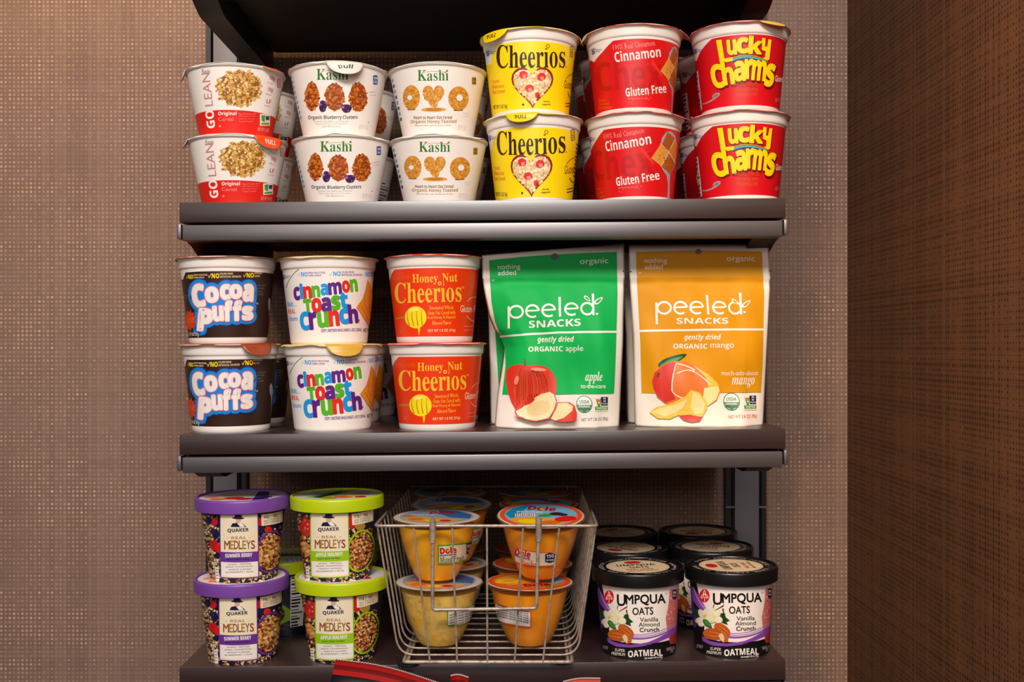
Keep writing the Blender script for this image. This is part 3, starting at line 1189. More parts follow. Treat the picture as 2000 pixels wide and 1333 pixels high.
def art_lucky():
    A = Art(ref(1445, K1, Z1, 'lucky', GM_R), (1310, 20), 3.508)
    Rm = mat('ink_cup_crimson', (214, 12, 26), 0.38)
    band(A, 0.0062, 0.0752, Rm, -3.0, 3.0)
    A.poly([(120, 150), (300, 168), (288, 192), (222, 262), (182, 345), (120, 345)], I['white'])
    gm_logo(A, 164, 262, 24)
    Yl = mat('ink_letter_yellow', (252, 214, 10), 0.4)
    sh = ink('letter_shadow', 120, 4, 12)
    for dx, dy, m, of in ((5, 5, sh, 0.03), (0, 0, Yl, 0.0)):
        A.poly([(315 + dx, 205 + dy), (352 + dx, 200 + dy), (372 + dx, 330 + dy), (430 + dx, 322 + dy), (440 + dx, 345 + dy), (342 + dx, 366 + dy)], m)
        A.text('u', 392 + dx, 206 + dy, 452 + dx, 302 + dy, m, 'bold', 4, off=of + 0.03)
        A.text('c', 458 + dx, 190 + dy, 530 + dx, 292 + dy, m, 'bold', 0, off=of + 0.03)
        A.text('k', 540 + dx, 182 + dy, 625 + dx, 298 + dy, m, 'bold', -4, off=of + 0.03)
        A.poly([(628 + dx, 190 + dy), (652 + dx, 194 + dy), (648 + dx, 250 + dy), (662 + dx, 252 + dy), (672 + dx, 200 + dy), (692 + dx, 206 + dy), (676 + dx, 340 + dy), (640 + dx, 356 + dy), (622 + dx, 338 + dy), (648 + dx, 322 + dy), (652 + dx, 284 + dy), (626 + dx, 272 + dy)], m)
    for i, c in enumerate((I['gold'], I['leaf'], I['sky'], I['royal'])):
        A.curve((428, 332 + i * 7), (520, 278 + i * 8), (662, 350 + i * 5), 9, c, 14)
    for dx, dy, m, of in ((5, 5, sh, 0.03), (0, 0, Yl, 0.0)):
        for ch, x0, y0, x1, y1, ro in (('C', 286, 374, 362, 530, 12), ('h', 358, 354, 430, 506, 8), ('a', 438, 352, 508, 482, 3), ('r', 512, 340, 562, 466, 0), ('m', 560, 350, 650, 478, -6), ('s', 650, 374, 704, 520, -10)):
            A.text(ch, x0 + dx, y0 + dy, x1 + dx, y1 + dy, m, 'bold', ro, off=of + 0.03)
    for i, t in enumerate(('FROSTED TOASTED', 'OAT CEREAL WITH', 'MARSHMALLOWS')):
        A.text(t, 432 + i * 6, 498 + i * 33, 600 - i * 3, 524 + i * 33, I['dorange'], '', 0, res=1)
    A.text('Gluten Free', 710, 452, 800, 494, I['white'], '', -4)
    A.text('NET WT 1.7 OZ', 716, 606, 770, 630, I['pink'], '', -4, res=1)
    # silver spoon
    A.curve((218, 640), (260, 640), (332, 578), (6, 12), ink('spoon_silver', 168, 160, 168))
    A.ell(312, 582, 28, 14, ink('spoon_silver', 168, 160, 168), rot=28)
    A.ell(310, 584, 19, 8, I['grey'], rot=28)
    facts(A, -1.75, 0.010, 0.05, 0.30, I['white'], I['navy'], 9, 3)
    return A


def check_no(A, x0, y0, w, h, m, m2, rows, tw):
    A.text('✓', x0, y0, x0 + w * 0.3, y0 + h, m2)
    A.text('NO', x0 + w * 0.33, y0 + h * 0.06, x0 + w, y0 + h, m, 'bold', off=0.01)
    A.lines(rows, x0 + w + 4, y0 - h * 0.06, x0 + w + 4 + tw, m2, h * 0.38, h * 0.58, 'bold', False)


def art_cocoa():
    A = Art(ref(446, K2, Z2, 'cocoa', GM_R), (330, 470), 3.418)
    band(A, 0.0062, 0.0728, I['choc'], -3.0, 3.0)
    A.poly([(60, 180), (130, 200), (116, 212), (100, 258), (60, 258)], I['white'])
    check_no(A, 122, 225, 44, 30, I['lemon'], I['beige'], ['HIGH FRUCTOSE', 'CORN SYRUP'], 92)
    check_no(A, 266, 218, 74, 34, I['lemon'], I['beige'], ['COLORS FROM', 'ARTIFICIAL SOURCES'], 142)
    check_no(A, 500, 216, 70, 34, I['lemon'], I['beige'], ['ARTIFICIAL', 'FLAVORS'], 52)
    L1 = (('C', 158, 288, 250, 448, 8), ('o', 244, 306, 340, 418, 4), ('c', 342, 290, 418, 400, 2), ('o', 402, 290, 494, 394, 0), ('a', 490, 290, 568, 412, -4))
    L2 = (('P', 200, 452, 300, 606, -6), ('u', 292, 434, 372, 542, 2), ('f', 364, 398, 430, 542, 0), ('f', 424, 398, 492, 540, 0), ('s', 484, 436, 562, 538, 0))
    for L in (L1, L2):
        for ch, x0, y0, x1, y1, ro in L:
            A.text(ch, x0 + 5, y0 + 5, x1 - 5, y1 - 5, I['royal'], 'bold', ro, off=0.20)
    lay = max(it[5] for it in A.items) + 1
    A.poly([(200, 300), (540, 310), (550, 500), (440, 520), (300, 530), (240, 560)], I['blue'], layer=lay)
    for L in (L1, L2):
        for ch, x0, y0, x1, y1, ro in L:
            A.text(ch, x0 + 5, y0 + 5, x1 - 5, y1 - 5, I['blue'], 'bold', ro, off=0.165, layer=lay)
    n = 0
    for L in (L1, L2):
        for ch, x0, y0, x1, y1, ro in L:
            A.text(ch, x0 + 9, y0 + 9, x1 - 9, y1 - 9, mat('ink_rose_edge', (214, 110, 150)), 'bold', ro, off=0.085, layer=lay + 1 + n)
            A.text(ch, x0 + 9, y0 + 9, x1 - 9, y1 - 9, I['white'], 'bold', ro, off=0.050, layer=lay + 2 + n)
            n += 1
    A.text('™', 578, 418, 594, 430, I['beige'])
    A.lines(['Naturally and', 'Artificially', 'Flavored', 'Corn Puffs'], 594, 298, 642, I['grey'], 12, 19, '', False)
    pts = []
    for i in range(22):
        a = 2 * PI * i / 22
        r = 1.0 if i % 2 else 0.72
        pts.append((148 + 42 * r * math.cos(a), 532 + 74 * r * math.sin(a)))
    A.poly(pts, ink('splash', 214, 60, 16))
    A.text('CHOCOLATEY', 122, 516, 180, 548, I['orange'], 'bold', 8, res=1)
    A.text('1.8 OZ 51g', 140, 612, 206, 642, I['beige'], 'bold', -6, res=1)
    A.ell(672, 430, 8, 44, ink('spoon_silver', 168, 160, 168))
    A.rect(669, 470, 675, 620, ink('spoon_silver', 168, 160, 168))
    A.lines(['Contains', 'milk'], 108, 360, 146, I['grey'], 10, 18, '', False)
    facts(A, 1.75, 0.01, 0.068, 0.7, I['choc'], I['grey'], 12, 5)
    return A


def art_toast():
    A = Art(ref(643, K2, Z2, 'toast', GM_R), (530, 470), 3.418)
    c = dict(p=I['purple'], i=I['blue'], r=mat('ink_letter_red', (228, 40, 24)), g=I['kgreen'])
    bl = ink('cyan', 26, 150, 222)
    band(A, 0.0020, 0.0735, I['white'], -3.1, 3.1)
    gm_logo(A, 76, 228, 22)
    A.curve((190, 190), (130, 230), (104, 312), 3, I['navy'])
    for x0, y0, w, rows, tw in ((182, 210, 62, ['HIGH FRUCTOSE', 'CORN SYRUP'], 116), (392, 208, 74, ['COLORS FROM', 'ARTIFICIAL SOURCES'], 138), (616, 214, 46, ['ARTIFICIAL', 'FLAVORS'], 30)):
        A.text('✓', x0, y0, x0 + w * 0.3, y0 + 30, I['lgrey'])
        A.text('NO', x0 + w * 0.36, y0, x0 + w, y0 + 30, bl, 'bold', off=0.01)
        A.lines(rows, x0 + w + 4, y0 - 1, x0 + w + 4 + tw, I['purple'], 13, 18, 'bold', False)
    red, grn, pur = c['r'], c['g'], c['p']
    W1 = (('c', 154, 310, 195, 396, pur), ('i', 196, 288, 216, 386, bl), ('n', 218, 306, 272, 384, red), ('n', 275, 302, 328, 376, grn), ('a', 332, 290, 382, 366, bl), ('m', 384, 282, 472, 360, pur), ('o', 476, 270, 526, 348, red), ('n', 528, 262, 577, 342, grn))
    W2 = (('T', 220, 392, 274, 484, grn), ('o', 274, 386, 338, 480, red), ('a', 337, 382, 400, 474, pur), ('s', 405, 370, 460, 462, grn), ('t', 460, 352, 510, 450, bl))
    W3 = (('C', 196, 476, 258, 596, bl), ('r', 256, 480, 304, 590, pur), ('u', 312, 480, 382, 578, grn), ('n', 386, 470, 452, 568, red), ('c', 456, 456, 516, 556, bl), ('h', 514, 430, 574, 550, pur))
    for Wd in (W1, W2, W3):
        for ch, x0, y0, x1, y1, m in Wd:
            A.text(ch, x0 + 2, y0 + 2, x1 - 2, y1 - 2, m, 'bold', 5, off=0.035)
    A.ell(583, 534, 4, 4, I['purple'])
    A.text('CRISPY, SWEETENED WHOLE WHEAT & RICE CEREAL', 332, 590, 604, 614, I['purple'], 'bold', 1, off=0.01, res=1)
    A.text('NET WT 2 OZ', 614, 589, 690, 614, I['black'], 'bold', 2, off=0.01, res=1)
    for i, (t, m) in enumerate((('Made', bl), ('REAL', red), ('Cinnamon', bl))):
        A.text(t, 112 + i * 5, 404 + i * 50, 148 + i * 15, 436 + i * 50, m, 'bold', 3, res=1)
    A.line([(112, 441), (174, 434)], 2, bl)
    # a plain square of cinnamon toast
    A.poly([(640, 262), (662, 300), (690, 400), (680, 500), (646, 576), (612, 520), (566, 446), (606, 392), (628, 330)], ink('toast_square', 226, 140, 44))
    for a, q, z in (((636, 300), (600, 420), (640, 470)), ((660, 330), (640, 430), (664, 520)), ((600, 440), (620, 480), (644, 540))):
        A.curve(a, q, z, 3, ink('toast_swirl', 190, 100, 26))
    facts(A, 1.6, 0.01, 0.012, 0.8, I['white'], I['purple'], 1, 5)
    for i in range(6):
        A.adduv([(1.55 + i * 0.12, 0.018), (1.63 + i * 0.12, 0.018), (1.63 + i * 0.12, 0.022), (1.55 + i * 0.12, 0.022)], [(0, 1, 2, 3)], I['navy'])
    return A


def art_honeynut():
    A = Art(ref(849, K2, Z2, 'honey', GM_R), (730, 470), 3.418)
    Om = mat('ink_cup_vermilion', (236, 56, 4), 0.38)
    band(A, 0.0062, 0.0745, Om, -3.0, 3.0)
    A.poly([(60, 160), (165, 180), (140, 198), (122, 228), (114, 262), (60, 262)], I['white'])
    A.text('NATURALLY FLAVORED', 124, 232, 250, 258, I['orange'], '', 3, res=1)
    Yl = mat('ink_honey_letter', (248, 190, 52), 0.4)
    A.text('Honey', 262, 224, 432, 296, Yl, 'serif', 1, base=-0.018)
    A.text('Nut', 462, 220, 562, 278, Yl, 'serif', 1, base=-0.018)
    A.text('Cheerios', 145, 276, 588, 416, Yl, 'serif', 1, base=-0.012)
    A.poly([(424, 274), (470, 274), (468, 302), (426, 302)], Om)
    A.ring(444, 287, 13, 13, 7, Yl, n=16)
    A.text('™', 590, 310, 606, 324, Yl)
    for x, y, rx, ry in ((282, 512, 72, 74),):
        A.ell(x, y, rx, ry, I['lemon'], n=28)
        for k in range(4):
            A.curve((x - 50 + k * 30, y - 50), (x - 66 + k * 34, y), (x - 40 + k * 28, y + 56), (3, 8), I['gold'], 8)
        A.ell(x - 14, y - 48, 34, 10, ink('honey_gloss', 255, 236, 120), rot=10)
    A.poly([(294, 580), (312, 582), (310, 606), (303, 634), (297, 606)], I['yellow'])
    A.line([(150, 520), (212, 512)], 10, I['gold'])
    for i, t in enumerate(('Sweetened Whole', 'Grain Oat Cereal with', 'Real Honey & Natural', 'Almond Flavor')):
        hw = (80, 92, 92, 64)[i]
        A.text(t, 454 - hw, 434 + i * 34, 454 + hw, 462 + i * 34, Yl, '', 1, res=1)
    A.text('NET WT 1.8 OZ (51g)', 362, 592, 546, 616, I['beige'], 'bold', 1, res=1)
    A.text('Gluten Free', 580, 436, 720, 482, I['cream'], '', -2, base=0.004)
    A.curve((628, 410), (648, 376), (690, 380), 3, I['cream'])
    A.curve((624, 505), (650, 550), (690, 540), 3, I['cream'])
    A.rect(600, 574, 668, 578, I['pink'])
    A.rect(600, 600, 664, 604, I['pink'])
    A.ell(183, 606, 7, 8, I['orange'])
    facts(A, 1.75, 0.01, 0.068, 0.7, Om, I['cream'], 12, 5)
    return A


def make_cup(name, kind, art, lidargs):
    r = empty(name)
    if kind == 'gm':
        gm_body(r)
        art.build('printed_label', cone_surf(GM_R, GM_SLOPE), r)
        foil_lid(r, 0.0519, HG, *lidargs[0], **lidargs[1])
    else:
        kashi_body(r)
        art.build('printed_label', cone_surf(KA_R, KA_SLOPE), r)
        foil_lid(r, 0.0512, HK, *lidargs[0], **lidargs[1])
    return r


def swap_lid(root, R, h, *a, **k):
    for ch in list(root.children):
        if ch.name.startswith('foil_lid'):
            for c2 in list(ch.children):
                for c3 in list(c2.children):
                    bpy.data.objects.remove(c3)
                bpy.data.objects.remove(c2)
            bpy.data.objects.remove(ch)
    foil_lid(root, R, h, *a, **k)


def lidmat(n, r, g, b):
    return mat('foil_' + n, (r, g, b), 0.32)


LIDS = dict(
    granola=(foil_white, foil_back), blueberry=(foil_white, foil_back), rings=(foil_white, foil_back),
    yellow=(lidmat('yellow', 246, 204, 10), lidmat('yellow_back', 226, 190, 60)),
    cinnamon=(lidmat('red', 220, 26, 18), mat('foil_pale_red', (222, 150, 130), 0.4)),
    lucky=(lidmat('crimson', 206, 30, 26), mat('foil_blush', (224, 140, 122), 0.4)),
    cocoa=(lidmat('copper', 150, 62, 30), mat('foil_copper_edge', (176, 96, 70), 0.4)),
    toast=(lidmat('gold', 226, 192, 110), mat('foil_cream_edge', (232, 212, 180), 0.4)),
    honey=(lidmat('vermilion', 214, 44, 14), mat('foil_vermilion_edge', (206, 66, 40), 0.4)))


def tabm(n, r, g, b):
    return lidmat('tab_' + n, r, g, b)


OR_T = tabm('orange', 240, 74, 14)
rd = math.radians
CUPS = []


def stack(kind, shape, art, px_up, px_lo, k, Z, lab, grp, lid_up, lid_lo, yaw_lo=0.0, rear=(), y=YC, thing='cereal_cup'):
    """front pair (upper, lower) and the rear ones; rear: (row y, px, level, yaw, label)"""
    H = HG if shape == 'gm' else HK
    R = 0.0519 if shape == 'gm' else 0.0512
    seed = len(CUPS) * 7 + 3
    proto = make_cup(thing, shape, art, (LIDS[kind] + (seed,), lid_up))
    x = cx_of(px_up, y)
    hu, hl = HS[kind]
    place(proto, x, y, zat(Z, k, x) + hl, 0, k)
    proto.scale.z = hu / H
    tag(proto, lab[0], 'cereal cup', grp)
    CUPS.append(proto)
    lo = copy_tree(proto)
    swap_lid(lo, R, H, *LIDS[kind], seed + 1, **lid_lo)
    x = cx_of(px_lo, y)
    place(lo, x, y, zat(Z, k, x), yaw_lo, k)
    lo.scale.z = hl / H
    tag(lo, lab[1], 'cereal cup', grp)
    CUPS.append(lo)
    for yy, xx, level, yaw, lb in rear:
        c = copy_tree(proto if level else lo)
        swap_lid(c, R, H, *LIDS[kind], seed + 2 + level, amp=0.0009)
        place(c, xx, yy, zat(Z, k, xx) + level * hl, yaw, k)
        c.scale.z = (hu if level else hl) / H
        tag(c, lb, 'cereal cup', grp)
        CUPS.append(c)


Y2, Y3 = 0.1672, 0.2738
G = 'cereal cups'
stack('granola', 'ka', art_golean(), 461, 466, K1, Z1,
      ('white cereal cup with red base band and granola heap, stacked on its twin',
       'white cereal cup with red base band, orange pull tab hanging over its right rim'), 'granola cereal cups',
      dict(amp=0.0012, tabs=((rd(62), 0.016, 0.008, 30, OR_T, None, None), (rd(-72), 0.012, 0.011, 70, foil_white, None, None))),
      dict(amp=0.0012, tabs=((rd(50), 0.018, 0.013, 74, OR_T, 'PULL', I['white']), (rd(-75), 0.012, 0.009, 60, foil_white, None, None))), 0.02,
      ((Y2, cx_of(499, Y2), 1, 0.05, 'white and red granola cereal cup on top of the rear stack, half hidden'),
       (Y2, cx_of(492, Y2), 0, 0.12, 'white and red granola cereal cup at the foot of the rear stack')))
stack('blueberry', 'ka', art_blueberry(), 662, 668, K1, Z1,
      ('white cereal cup picturing crisp clusters and blueberries, its pull flap folded over the front',
       'white cereal cup picturing crisp clusters and blueberries, standing on the shelf board'), 'cluster cereal cups',
      dict(amp=0.0011, tabs=((rd(16), 0.019, 0.016, 62, foil_white, 'pull', I['navy']),)),
      dict(amp=0.0014), 0.01,
      ((Y2, cx_of(692, Y2), 1, 0.25, 'white cluster cereal cup on top of the rear stack behind the blueberry pair'),
       (Y2, cx_of(687, Y2), 0, -0.9, 'white cluster cereal cup turned to its fine print behind the blueberry pair')))
stack('rings', 'ka', art_honey(), 856, 858, K1, Z1,
      ('white cereal cup picturing two oat rings and a toasted heart, stacked on its twin',
       'white cereal cup picturing two oat rings and a toasted heart, standing on the shelf board'), 'oat ring cereal cups',
      dict(amp=0.0008), dict(amp=0.0014), 0.01,
      ((Y2, cx_of(872, Y2), 1, 0.4, 'white oat ring cereal cup on top of the rear stack beside the yellow cups'),
       (Y2, cx_of(870, Y2), 0, 0.3, 'white oat ring cereal cup at the foot of the rear stack beside the yellow cups')))
stack('yellow', 'gm', art_yellow(), 1036, 1043, K1, Z1,
      ('yellow cereal cup with heart of oat rings, its yellow tab folded down at the rim',
       'yellow cereal cup with heart of oat rings, standing under its twin'), 'yellow cereal cups',
      dict(tabs=((rd(-47), 0.019, 0.013, 68, LIDS['yellow'][0], 'PULL', I['black']), (rd(85), 0.008, 0.008, 60, foil_white, None, None))),
      dict(tabs=((rd(-8), 0.017, 0.011, 66, LIDS['yellow'][0], 'PULL', I['black']),)), -0.12)
stack('cinnamon', 'gm', art_cinnamon(), 1238, 1240, K1, Z1,
      ('red cinnamon cereal cup stacked on its twin, square pieces cut off at its right edge',
       'red cinnamon cereal cup showing a spoon of square cereal pieces, standing on the board'), 'red cinnamon cereal cups',
      dict(tabs=((rd(-80), 0.009, 0.010, 62, foil_back, None, None), (rd(75), 0.016, 0.008, 40, LIDS['cinnamon'][0], None, None))),
      dict(tabs=((rd(72), 0.016, 0.010, 28, LIDS['cinnamon'][0], None, None),)), -0.27,
      ((Y2, cx_of(1219, Y2), 1, -0.2, 'red cinnamon cereal cup in shade on top of the second stack back'),
       (Y2, cx_of(1219, Y2), 0, -0.3, 'red cinnamon cereal cup in shade at the foot of the second stack back'),
       (Y3, cx_of(1201, Y3), 1, 0.6, 'red cinnamon cereal cup on top of the stack nearest the wall'),
       (Y3, cx_of(1201, Y3), 0, 0.6, 'red cinnamon cereal cup at the foot of the stack nearest the wall')))
stack('lucky', 'gm', art_lucky(), 1445, 1444, K1, Z1,
      ('red cereal cup with yellow two-word lettering and rainbow, printed tab lifted at its rim',
       'red cereal cup with yellow two-word lettering and rainbow, standing under its twin'), 'red rainbow cereal cups',
      dict(tabs=((rd(28), 0.017, 0.008, 40, tabm('marble', 236, 190, 70), None, None),)), dict(), 0.04,
      ((Y2, cx_of(1409, Y2), 1, 0.25, 'red rainbow cereal cup in shade on top of the second stack back'),
       (Y2, cx_of(1410, Y2), 0, 0.05, 'red rainbow cereal cup in shade at the foot of the second stack back'),
       (Y3, cx_of(1376, Y3), 1, -0.1, 'red rainbow cereal cup on top of the stack nearest the wall'),
       (Y3, cx_of(1374, Y3), 0, 0.3, 'red rainbow cereal cup at the foot of the stack nearest the wall')))
stack('cocoa', 'gm', art_cocoa(), 446, 452, K2, Z2,
      ('brown chocolate cereal cup with puffy white lettering, stacked on its twin',
       'brown chocolate cereal cup with copper tab curling over its rim, standing on the board'), 'brown chocolate cereal cups',
      dict(), dict(tabs=((rd(50), 0.017, 0.014, 55, LIDS['cocoa'][0], None, None),)), -0.10,
      ((Y2, cx_of(488, Y2), 0, 0.0, 'brown chocolate cereal cup in shade behind the brown pair'),))
stack('toast', 'gm', art_toast(), 643, 650, K2, Z2,
      ('white cereal cup with multicoloured lettering and toast square, stacked on its twin',
       'white cereal cup with multicoloured lettering, golden tab folded over its front rim'), 'white toast cereal cups',
      dict(), dict(amp=0.0012, tabs=((rd(24), 0.020, 0.013, 66, tabm('gold', 214, 164, 60), None, None),)), 0.0,
      ((Y2, cx_of(672, Y2), 0, 0.0, 'white toast cereal cup directly behind the front multicoloured pair'),
       (Y3, cx_of(708, Y3), 0, 0.0, 'white toast cereal cup nearest the wall in the toast row')))
stack('honey', 'gm', art_honeynut(), 849, 854, K2, Z2,
      ('orange red honey cereal cup with yellow lettering, stacked on its twin',
       'orange red honey cereal cup with yellow lettering, standing on the shelf board'), 'orange red honey cereal cups',
      dict(), dict(amp=0.0006), 0.06,
      ((Y2, cx_of(866, Y2), 0, 0.1, 'orange red honey cereal cup in shade behind the honey pair'),))

# ---------------------------------------------------------------- stand-up snack pouches
YP = 0.050
pouch_m = mat('pouch_film', (238, 226, 212), 0.55, 0.0, 0.25)


def interp(poly, y):
    for (x0, y0), (x1, y1) in zip(poly, poly[1:]):
        if y <= y1:
            t = max(0.0, (y - y0) / (y1 - y0))
            return x0 + (x1 - x0) * t
    return poly[-1][0]


def make_pouch(name, Lp, Rp, topl, topr, botl, botr, art, seed, depth=0.030, curl=0.0):
    """Lp/Rp: outline of the two sealed sides, top to bottom, measured on the photo at the pouch's own distance"""
    r = empty(name)
    rnd = random.Random(seed)
    f4 = [rnd.uniform(0, 6.28) for _ in range(6)]
    x0, z0 = W((Lp[-1][0] + Rp[-1][0]) / 2, 0, YP).x, W(0, max(botl, botr), YP).z
    k = S * (D + YP) / D
    H = (max(botl, botr) - min(topl, topr)) * k

    def px_of(x, z):
        return PX0 + (x + x0) / k, PY0 - (z + z0) / k

    def f(x, z):
        """how far the front face stands in front of the sealed plane"""
        px, py = px_of(x, z)
        a, c = interp(Lp, py), interp(Rp, py)
        s = min(1.0, max(0.0, (px - a) / (c - a)))
        t = min(1.0, max(0.0, z / H))
        e = max(0.0, 1 - (2 * s - 1) ** 2)
        edge = min(1.0, e * 1.6)
        full = (1 - math.exp(-max(0, 0.80 - t) * 7)) * (0.55 + 0.45 * math.sin(min(1, (t + 0.12)) * PI))
        b = depth * 0.5 * full * edge ** 0.7
        b += (0.0016 * math.sin(9 * s + 14 * t + f4[0]) + 0.0012 * math.sin(17 * t - 6 * s + f4[1]) * (1 - t) + 0.0007 * math.sin(31 * s + 9 * t + f4[2])) * min(1, e * 2) * (0.25 + 0.75 * min(1, max(0, 0.85 - t) * 4))
        b += 0.0014 * math.exp(-((t - 0.815) / 0.018) ** 2) - 0.0008 * math.exp(-((t - 0.775) / 0.02) ** 2)
        b -= curl * math.exp(-((s) / 0.10) ** 2) * math.exp(-((t - 0.47) / 0.16) ** 2)
        b += 0.010 * math.exp(-t * 9) * e
        return b
    nx, nz = 60, 84
    V, F = [], []
    rows = {}
    for side in (0, 1):
        for j in range(nz + 1):
            t = j / nz
            for i in range(nx + 1):
                s = i / nx
                py = (topl + (topr - topl) * s) * (1 - t) + (botl + (botr - botl) * s) * t
                px = interp(Lp, py) * (1 - s) + interp(Rp, py) * s
                x, z = (px - PX0) * k - x0, (PY0 - py) * k - z0
                b = f(x, z)
                border = i in (0, nx) or j in (0, nz)
                y = -b if side == 0 else (-b if border else max(0.55 * depth * (1 - math.exp(-t * 5)) * (1 - (2 * s - 1) ** 2) * min(1, 8 * (1 - t) + 0.35), 0) + 0.0006 - (0.0 if b > 0 else b))
                V.append((x, y, z))
    m = (nx + 1) * (nz + 1)
    for j in range(nz):
        for i in range(nx):
            q = j * (nx + 1) + i
            F.append((q, q + nx + 1, q + nx + 2, q + 1))
            F.append((m + q, m + q + 1, m + q + nx + 2, m + q + nx + 1))
    o = mesh_obj('pouch_body', V, F, pouch_m, r)
    bm = bmesh.new()
    bm.from_mesh(o.data)
    bmesh.ops.remove_doubles(bm, verts=bm.verts, dist=1e-6)
    bm.to_mesh(o.data)
    bm.free()

    def sf(u, v):
        p = Vector((u, -f(u, v), v))
        h = 0.0015
        n = Vector((-(f(u + h, v) - f(u - h, v)) / (2 * h), -1, -(f(u, v + h) - f(u, v - h)) / (2 * h)))
        n = Vector((n.x, -1, n.z)).normalized()
        return p, n
    A = Art(lambda px, py: ((px - PX0) * k - x0, (PY0 - py) * k - z0))
    art(A)
    A.build('printed_front', sf, r, step=0.0026, stepv=0.0026, gap=0.00014, base=0.0007)
    place(r, x0, YP, z0)
    return r


def leaf_shape(A, x, y, w, h, rot, m):
    pts = []
    for i in range(16):
        a = 2 * PI * i / 16
        X, Yv = w * math.cos(a), h * math.sin(a) * (1 - 0.35 * math.cos(a))
        c, sn = math.cos(math.radians(rot)), math.sin(math.radians(rot))
        pts.append((x + X * c + Yv * sn, y - X * sn + Yv * c))
    A.poly(pts, m)


def pouch_words(A, bg, fruit, W_, dy=0, dx=0, rot=0.0):
    A.text('nothing', 174 + dx, 188 + dy, 320 + dx, 230 + dy, W_, '', rot)
    A.text('added', 175 + dx, 228 + dy, 292 + dx, 262 + dy, W_, '', rot)
    A.text('organic', 708 + dx, 150 + dy * 0.4, 892 + dx, 196 + dy * 0.4, W_, '', rot)
    lw = 13
    # thin rounded wordmark drawn as strokes
    cx = [290, 412, 512, 640, 772]
    for i, (x, q) in enumerate(((294, 'p'), (398, 'e'), (502, 'e'), (574, 'l'), (650, 'e'), (752, 'd'))):
        y = 500 - i * 4 if rot else 475
        x += dx
        if q == 'p':
            A.ring(x - 0 + 0, y, 48, 44, lw, W_)
            A.line([(x - 47, y - 36), (x - 46, y + 106)], lw + 1, W_)
        elif q == 'd':
            A.ring(x, y, 46, 44, lw, W_)
            A.line([(x + 38, y - 98), (x + 40, y + 42)], lw + 1, W_)
        elif q == 'l':
            A.line([(x, y - 84), (x + 1, y + 44)], lw + 1, W_)
        else:
            A.line([(x - 42, y - 2), (x + 40, y - 5)], lw * 0.8, W_)
            pts = []
            for j in range(25):
                a = math.radians(4 + j * 12.6)
                pts.append((x + 41 * math.cos(a), y - 38 * math.sin(a)))
            A.line(pts, lw, W_)
    lx, ly = 800 + dx, 470 + (dy * 0.55 if rot else 0) - (20 if rot else 0)
    for a, b_, w, h, ro in ((lx - 46, ly - 36, 26, 11, -40), (lx + 26, ly - 22, 34, 14, 40)):
        leaf_shape(A, a, b_, w, h, ro, W_)
        leaf_shape(A, a, b_, w * 0.68, h * 0.55, ro, bg)
    A.ell(814 + dx, 514 + (dy * 0.3 if rot else -12), 7, 7, W_)


